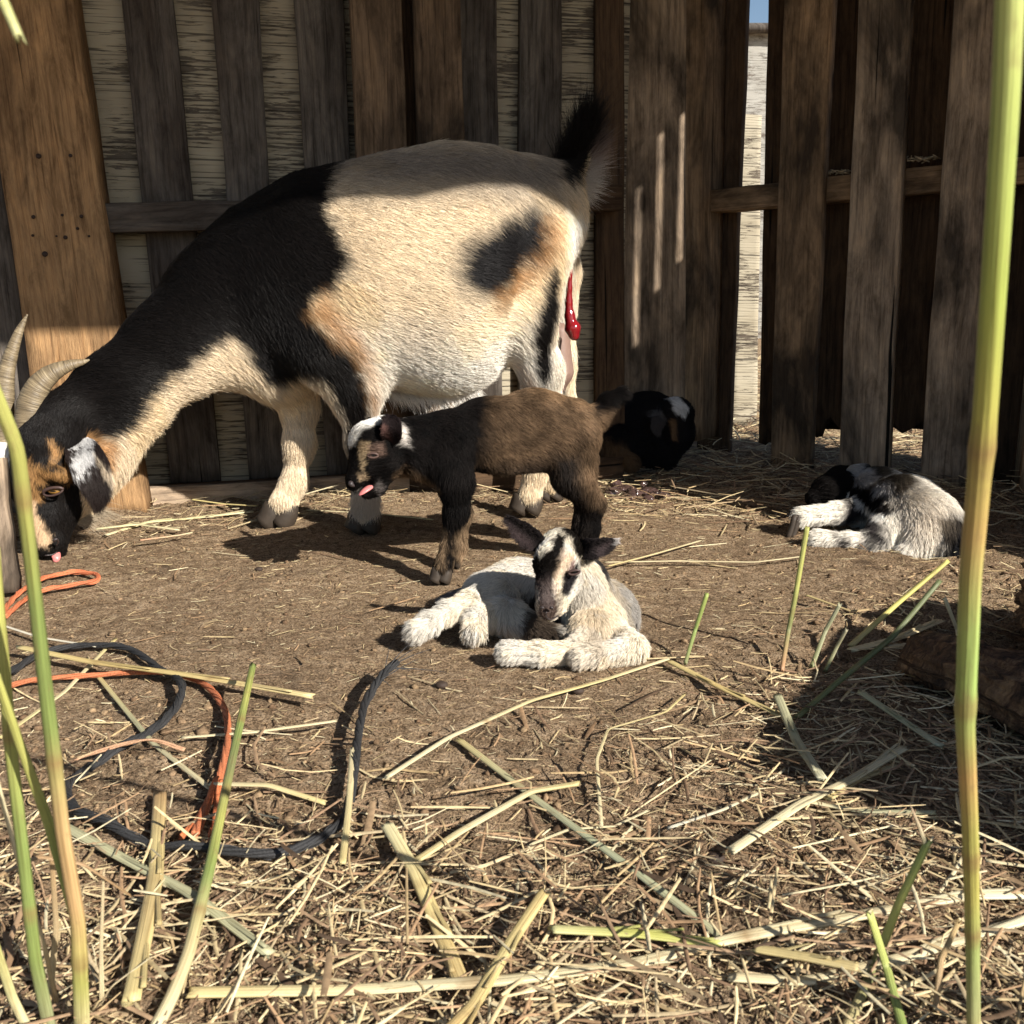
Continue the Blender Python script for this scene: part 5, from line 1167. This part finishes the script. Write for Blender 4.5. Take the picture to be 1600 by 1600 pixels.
S = [
 ([(715, 1160), (850, 1265), (1000, 1380), (1140, 1475)], .0075, [(.5, .42, .2), GGR, (.38, .40, .26), GGR], "long grey-green stalk slanting down through the middle foreground", (.3,)),
 ([(295, 1552), (560, 1545), (800, 1537), (1000, 1502), (1140, 1468), (1320, 1440), (1510, 1408), (1610, 1398)], .0095, [(.62, .50, .24), PAL, PAL, PAL, (.66, .60, .42)], "longest pale straw stalk, running along the bottom from left to right", (.3, .62)),
 ([(862, 1457), (990, 1462), (1125, 1468)], .0085, [(.55, .52, .26), (.42, .42, .12), (.42, .42, .14)], "flattened yellow-green stalk above the longest pale one", ()),
 ([(1180, 1478), (1260, 1500), (1340, 1522)], .0085, [YEL, (.5, .40, .2)], "yellowish broken stalk right of where the long stalks cross", ()),
 ([(1140, 1530), (1260, 1535), (1420, 1500), (1610, 1448)], .0085, [PAL, PAL, (.66, .6, .42)], "pale stalk in the bottom right, below the longest one", (.4,)),
 ([(605, 1298), (650, 1370), (690, 1450), (722, 1528)], .0105, [(.62, .56, .33), YEL, (.5, .38, .18)], "broad straw piece pointing down in the foreground centre left", (.45,)),
 ([(1142, 1330), (1250, 1265), (1330, 1215), (1412, 1165)], .0090, [PAL, PAL, (.5, .45, .3)], "thick pale split stalk lying at the edge of the shadow on the right", (.5,)),
 ([(1215, 1080), (1245, 1150), (1285, 1222)], .0095, [GGR, GGR, (.5, .48, .33)], "grey stalk in the shadow above the thick split one", ()),
 ([(1255, 1262), (1340, 1272), (1460, 1280)], .006, [PAL, GGR, GGR], "thin pale stalk in the shadow, lower right", ()),
 ([(1045, 1032), (1130, 1075), (1225, 1115)], .0085, [YEL, (.55, .42, .18), YEL], "yellow stalk running right from the lying white kid's foreleg", (.5,)),
 ([(605, 1222), (700, 1160), (830, 1092), (940, 1060), (1045, 1028)], .0058, [PAL, PAL, YEL, PAL], "long thin pale stalk in front of the lying white kid", (.35,)),
 ([(28, 1005), (140, 1028), (300, 1058), (488, 1092)], .0098, [YEL, (.5, .38, .16), (.56, .44, .2), (.62, .5, .26)], "thick yellow stalk behind the rope loops on the left", (.3, .7)),
 ([(152, 1050), (240, 1165), (330, 1240)], .0055, [YEL, GGR, PAL], "thin stalk slanting through the black rope loop", ()),
 ([(330, 1232), (420, 1240), (508, 1254)], .0065, [PAL, YEL], "short pale stalk between the orange twine and the upright rope end", ()),
 ([(285, 1155), (400, 1148), (525, 1128)], .0045, [PAL, PAL], "thin pale stalk crossing the orange twine", ()),
 ([(250, 1240), (243, 1370), (228, 1460), (205, 1570)], .0105, [BRO, YEL, (.55, .42, .2), YEL], "wide frayed straw piece pointing at the black rope from below", (.5,)),
 ([(180, 995), (100, 1075), (0, 1150)], .0055, [YEL, PAL, YEL], "thin yellow stalk crossing the thick one at the left", ()),
 ([(-10, 968), (60, 990), (150, 1006)], .0042, [(.66, .62, .5), (.66, .62, .5)], "whitish thin stalk above the rope at the left edge", ()),
 ([(100, 1295), (190, 1340), (300, 1400), (420, 1480)], .0085, [GGR, (.45, .44, .27), GGR], "greenish grey stalk below the black rope", ()),
 ([(535, 1352), (545, 1270), (552, 1180)], .0055, [YEL, PAL], "thin straw standing beside the upright end of the black rope", ()),
 ([(165, 832), (230, 812), (300, 806), (395, 796)], .0095, [PAL, (.6, .56, .3), PAL], "pale green stalk on the ground under the goat's throat", ()),
 ([(150, 826), (215, 818), (278, 824)], .0085, [(.6, .56, .32), PAL], "second pale stalk close under the goat's beard", ()),
 ([(218, 840), (280, 832), (300, 828)], .0055, [(.58, .32, .2), PAL], "short straw with a reddish end below the goat's throat", ()),
 ([(300, 780), (350, 784), (402, 790)], .0065, [(.6, .5, .22), YEL], "yellow straw touching the goat's white front hoof", ()),
 ([(480, 797), (590, 806), (676, 809)], .0055, [PAL, PAL, (.58, .54, .3)], "pale stalk running behind the mother goat's dark front hoof", ()),
 ([(945, 874), (1060, 872), (1180, 874), (1255, 872)], .0045, [PAL, PAL], "thin pale straw behind the lying white kid's ear", ()),
 ([(950, 880), (1020, 862), (1095, 842)], .0045, [YEL, PAL], "yellow straw slanting away behind the lying white kid", ()),
 ([(1055, 768), (1150, 780), (1235, 792)], .0065, [(.32, .26, .17), (.30, .24, .15)], "brown stalk in the shade beside the wet afterbirth", ()),
 ([(1058, 750), (1120, 735), (1190, 728)], .0065, [GGR, (.38, .38, .3)], "grey-green stalk in the shade by the foot of the fence", ()),
 ([(1260, 925), (1330, 950), (1358, 948)], .006, [YEL, (.42, .31, .17)], "brown-yellow stalk right of the lime green stub", ()),
 ([(1330, 1010), (1400, 992), (1470, 965)], .0125, [PAL, (.6, .5, .3), PAL], "broad flat straw blade beneath the yellow stalk", ()),
 ([(1345, 1085), (1420, 1125), (1470, 1160)], .0085, [GGR, GGR, (.4, .4, .28)], "grey stalk in the shade leaning on the log", ()),
 ([(1400, 1190), (1340, 1215), (1290, 1262)], .0075, [(.4, .33, .2), YEL], "bent stalk in the shade under the log end", ()),
 ([(1535, 1345), (1610, 1352)], .004, [PAL, PAL], "short white straw at the right edge", ()),
 ([(905, 1235), (830, 1240), (720, 1300), (640, 1350)], .0075, [YEL, PAL, YEL], "pale stalk with a bend above the broad straw piece", ()),
 ([(850, 1410), (800, 1470), (740, 1560), (700, 1600)], .0085, [(.5, .38, .17), YEL, (.5, .36, .16)], "golden stalk crossing the longest one at the bottom centre", ()),
 ([(1010, 1275), (960, 1285), (890, 1300), (830, 1330)], .003, [PAL, PAL], "hair thin pale straw in the centre foreground", ()),
 ([(1185, 1250), (1130, 1275), (1045, 1296)], .0034, [PAL, (.66, .62, .5)], "thin white straw left of the thick split stalk", ()),
 ([(940, 1285), (932, 1200), (950, 1140), (1040, 1110), (1070, 1080)], .003, [PAL, YEL], "long thin curled straw in the centre right", ()),
]
for i, (pts, w, c, lab, nd) in enumerate(S):
    stalk(pts, w, c, lab, nodes=nd, split=w > .008, lift=.005 + .003 * (i % 4), flat=.38 if i != 30 else .15)

# stems of the same clump just outside the frame on the right; their shadows cross the litter
for k_, (x0, y0, dx, dy, h_, lab) in enumerate([(.40, .30, .03, -.03, .30, "short green stem just beyond the lower right of the picture"), (.50, .40, -.02, .02, .28, "leaning green stem beyond the right edge of the picture"),
     (.46, .18, .05, .05, .36, "green stem beside the camera, beyond the right of the picture")]):
    mb = MB(); P = resample(np.array([(x0, y0, 0), (x0 + dx * .4, y0 + dy * .3, h_ * .5), (x0 + dx, y0 + dy, h_)]), 30)
    tube(mb, P, np.linspace(.0045, .0032, 30), 12, C=GRN); tag(mb.build("grass_stem", M_straw), lab, "grass stem", "tall grass stems close to the camera")
for pts, w, c, lab in [
 ([(70, 1640, ('Y', .47)), (88, 1450, ('Y', .47)), (80, 1330, ('Y', .47))], [.005, .003], [PAL, BRO], "dry tan blade standing between the two left green stems"),
 ([(160, 1640, ('Y', .47)), (158, 1480, ('Y', .47)), (162, 1360, ('Y', .47))], [.004, .0015], [PAL, (.6, .48, .3)], "thin dry blade standing right of the tan sheathed stem"),
 ([(-10, 1372, ('Y', .44)), (60, 1338, ('Y', .45)), (130, 1350, ('Y', .46)), (205, 1400, ('Y', .48))], [.004, .004, .003], [BRO, (.45, .30, .17), BRO], "brown dry blade arching across the foot of the left stems"),
 ([(-10, 1200, ('Y', .46)), (30, 1350, ('Y', .46)), (70, 1480, ('Y', .46)), (96, 1600, ('Y', .47))], [.003, .0035], [PAL, (.5, .36, .2)], "dry pale blade leaning behind the left green stems"),
 ([(110, 1640, ('Y', .47)), (175, 1540, ('Y', .47)), (230, 1500, ('Y', .48))], [.005, .002], [(.5, .33, .2), PAL], "short reddish dry blade at the bottom left"),
]: stalk(pts, w, c, lab, "dry_blade", "grass blade", group="dry blades at the foot of the left stems", flat=.4)

# ------------------------------------------------------------------ ropes and twine
def rope(name, pts, w, col, label, cat, strands=4, pitch=.085, fray=0.0, mat=None, grp=None, hs=None):
    P = np.array([gnd(p[0], p[1], w * .5) for p in pts]); 
    for i, q in enumerate(P): q[2] = max(float(gz(q[0], q[1])), -.003) + w * .5 + .003 + (pts[i][2] if len(pts[i]) > 2 else .001)
    L = np.linalg.norm(np.diff(P, axis=0), axis=1).sum(); n = int(L / .0022); Q = resample(P, n); T, N, B = frames(Q); s = np.linspace(0, L, n)
    mb = MB(); r = np.random.default_rng(5)
    for k in range(strands):
        ph = 2 * math.pi * k / strands; a = ph + s / pitch * 2 * math.pi + .5 * fbm(np.stack([s * 25, s * 0 + k, s * 0], 1), 2)
        spread = w * .24 * (1 + fray * np.clip((s / L - .82) / .18, 0, 1) * 4 * (.3 + r.random()))
        C_ = Q + (np.cos(a)[:, None] * B + np.sin(a)[:, None] * N) * spread[:, None]
        C_[:, 2] = np.maximum(C_[:, 2], gz(C_[:, 0], C_[:, 1]) + w * .2)
        cc = np.array(col) * (.75 + .5 * r.random()); tube(mb, C_, w * .31 * (1 + .15 * fbm(np.stack([s * 80, s * 0 + k, s * 0], 1), 2)), 8, flat=.75, C=cc)
        for j in range(5):                                  # fibres on each strand
            a2 = r.random() * 6.28 + s / (pitch * .6) * 2 * math.pi; m0 = int(n * r.random() * .8); m1 = min(n, m0 + int(n * (.1 + .25 * r.random())))
            if m1 - m0 < 6: continue
            C2 = C_[m0:m1] + (np.cos(a2)[:, None] * B + np.sin(a2)[:, None] * N)[m0:m1] * w * .31; tube(mb, C2, w * .06, 5, C=cc * 1.35)
    if name == "rope":                                      # teased-out fibres at the cut end
        for j in range(16):
            i0 = n - 1 - int(r.random() * 22); d = T[-1] + r.normal(size=3) * .38; l = .018 + .03 * r.random()
            tube(mb, resample([Q[i0], Q[i0] + d * l * .5, Q[i0] + d * l + np.array([0, 0, -.006 * r.random()])], 8), np.linspace(w * .09, w * .03, 8), 5, C=np.array(col) * 1.6)
    o = mb.build(name, mat); tag(o, label, cat, grp); return o
M_rb = vcol("black_rope_fibre", .65, .25, .4, .6, 900.); M_ro = vcol("orange_twine_fibre", .7, .2, .35, .6, 900.)
rope("rope", [(-30, 1075), (20, 1048), (70, 1020), (130, 1010), (200, 1020), (250, 1050), (284, 1085, .006), (275, 1122), (238, 1148), (190, 1176), (160, 1192), (122, 1216), (106, 1246), (118, 1282), (170, 1312), (230, 1332), (300, 1346, .004),
              (380, 1352, .005), (440, 1346), (500, 1324), (538, 1292), (553, 1240, .006), (560, 1180, .008), (572, 1118, .010), (598, 1080, .014), (620, 1064, .016)], .0070, (.030, .030, .031),
     "frayed black rope lying in a wide S-shaped curl on the dirt, its end turned up", "rope", fray=.12, mat=M_rb)
rope("twine", [(-20, 1090), (40, 1066), (140, 1057), (240, 1056), (310, 1074), (348, 1115), (357, 1160), (346, 1215), (322, 1275), (306, 1325)], .0056, (.44, .15, .07),
     "orange baling twine curving down inside the black rope, its end frayed in three", "twine", strands=4, pitch=.10, fray=.1, mat=M_ro, grp="orange baling twines")
rope("twine", [(0, 965), (22, 935), (60, 908), (110, 896), (148, 898), (150, 908), (120, 914), (60, 926), (30, 945), (8, 965)], .0062, (.48, .15, .07),
     "small loop of orange twine lying under the goat's muzzle", "twine", strands=3, pitch=.1, mat=M_ro, grp="orange baling twines")
for pts, lab in (([(340, 1235), (315, 1285), (284, 1328)], "left loose strand of the frayed orange twine end"), ([(345, 1240), (337, 1290), (330, 1332)], "right loose strand of the frayed orange twine end")):
    rope("twine_strand", [(u, v, .003) for u, v in pts], .0045, (.52, .16, .065), lab, "twine", strands=3, pitch=.10, mat=M_ro, grp="orange baling twines")
rope("twine_strand", [(110, 1200, .004), (150, 1190, .006), (230, 1184, .006), (290, 1190, .002)], .0035, (.42, .25, .15), "thin tan strand lying across the black rope on the left", "twine", strands=2, pitch=.10, mat=M_ro, grp="orange baling twines")

# ------------------------------------------------------------------ rotten log pieces on the right, afterbirth, droppings
def bark_mat():
    m, t, b = nt("rotten_wood"); u = uvv(t); co = N_(t, "ShaderNodeTexCoord").outputs["Object"]
    n = noise(t, mapv(t, u, (6, 22, 1)), 1.0, 6, .7, .8); n2 = noise(t, co, 60, 5, .7)
    c = ramp(t, n, [(.38, (.022, .012, .008)), (.5, (.15, .08, .042)), (.66, (.40, .25, .13))]); c = mixc(t, ramp(t, n2, [(.4, 0.), (.65, .6)]), c, (.05, .03, .02))
    t.links.new(c, b.inputs["Base Color"]); b.inputs["Roughness"].default_value = .75; b.inputs["Specular IOR Level"].default_value = .3
    a = N_(t, "ShaderNodeMath", operation='ADD'); t.links.new(n, a.inputs[0]); t.links.new(n2, a.inputs[1]); bump(t, b, a.outputs[0], 1.0, .008); return m
M_bark = bark_mat()
def log(name, P, rad, flat, label, seed, lump=.2):
    Q = resample(np.column_stack([P, rad]), 90); n = 90; sides = 64; T, N, B = frames(Q[:, :3]); a = np.linspace(0, 2 * math.pi, sides, endpoint=False)
    D = np.cos(a)[None, :, None] * B[:, None] + flat * np.sin(a)[None, :, None] * N[:, None]
    base = Q[:, None, :3] + Q[:, 3][:, None, None] * D
    aa = np.broadcast_to(a[None, :], base.shape[:2]); ll = np.broadcast_to(np.linspace(0, 2.2, n)[:, None], base.shape[:2])
    cyl = np.stack([np.cos(aa) * 3.2, np.sin(aa) * 3.2, ll + seed], -1)
    nz_ = .5 * fbm(base * 11 + seed, 2) + .9 * np.abs(fbm(cyl * 2.2, 3)) - .35 + .22 * fbm(base * 95 + seed, 3)
    V = Q[:, None, :3] + Q[:, 3][:, None, None] * D * (1 + lump * nz_[..., None]); V[0] = V[0] * .55 + Q[0, :3] * .45; V[-1] = V[-1] * .55 + Q[-1, :3] * .45
    V = V.reshape(-1, 3); i = np.arange(n - 1)[:, None] * sides; j = np.arange(sides)[None]; j2 = (j + 1) % sides
    Fq = np.stack([i + j, i + j2, i + sides + j2, i + sides + j], -1).reshape(-1, 4); V = np.vstack([V, Q[0, :3], Q[-1, :3]]); jj = np.arange(sides); j3 = (jj + 1) % sides; k = n * sides
    U = np.vstack([np.stack([np.tile(a / 6.28, n), np.repeat(np.linspace(0, 1, n), sides)], 1), [0, 0], [0, 1]])
    o = mesh(name, V, [Fq, np.stack([np.full(sides, k), j3, jj], 1), np.stack([np.full(sides, k + 1), k - sides + jj, k - sides + j3], 1)], M_bark, None, True, U)
    tag(o, label, "log", "rotten logs at the right"); return o
log("rotten_log", np.array([[.405, .955, .018], [.43, .88, .026], [.455, .79, .028], [.48, .69, .028], [.51, .58, .028]]), [.034, .042, .042, .042, .04], .7, "dark rotten split log lying in the shade behind the tall right stem", 3., .38)
log("rotten_log", np.array([[.61, 1.08, .04], [.60, .98, .055], [.63, .85, .06], [.66, .70, .06]]), [.05, .078, .085, .09], .9, "bulky mossy brown log at the right edge, behind the split one", 8., .40)
def afterbirth():
    p = at(1000, 765, 1.79); k = Body(.015)
    for (u, v, Y, r) in [(960, 762, 1.80, 12), (975, 758, 1.82, 11), (992, 765, 1.80, 12), (1010, 762, 1.82, 12), (1028, 768, 1.80, 12), (1040, 774, 1.79, 9), (985, 775, 1.78, 8), (1012, 778, 1.78, 8), (962, 748, 1.84, 9), (1005, 750, 1.85, 8)]: k.seg((u, v, Y, r), k=.01)
    k.mesh(.0022); V = k.V.copy(); V += k.N * (.008 * fbm(V * 70, 4) + .003 * fbm(V * 260, 2))[:, None]
    V[:, 2] = V[:, 2].min() * 0 - .004 + (V[:, 2] - V[:, 2].min()) * .62 + .003 * fbm(V * 45, 3)
    m = simple("wet_membrane", (.075, .045, .038), .14, .6, 90., .6, .5, .002, coat=.7)
    tag(mesh("afterbirth", V, k.Q, m), "wet shiny purplish afterbirth lying on the dirt in front of the black kid", "afterbirth")
afterbirth()
M_drop = simple("dropping", (.045, .03, .022), .7, .3, 200., .4, .5)
for (u, v, s, lab) in [(1119, 1336, .95, "large dark dropping in the foreground straw"), (903, 1075, .9, "small dark dropping below the lying white kid"), (690, 1068, .9, "small dark dropping left of the lying white kid's foreleg"), (404, 884, .8, "tiny dark dropping on the bare dirt left of the standing kid")]:
    q = gnd(u, v, .004); q[2] = gz(q[0], q[1]) + .004 * s; o = blob_eye("dropping", q, .0052 * s, None, M_drop, (1.3, 1, .8)); tag(o, lab, "dropping", "goat droppings")
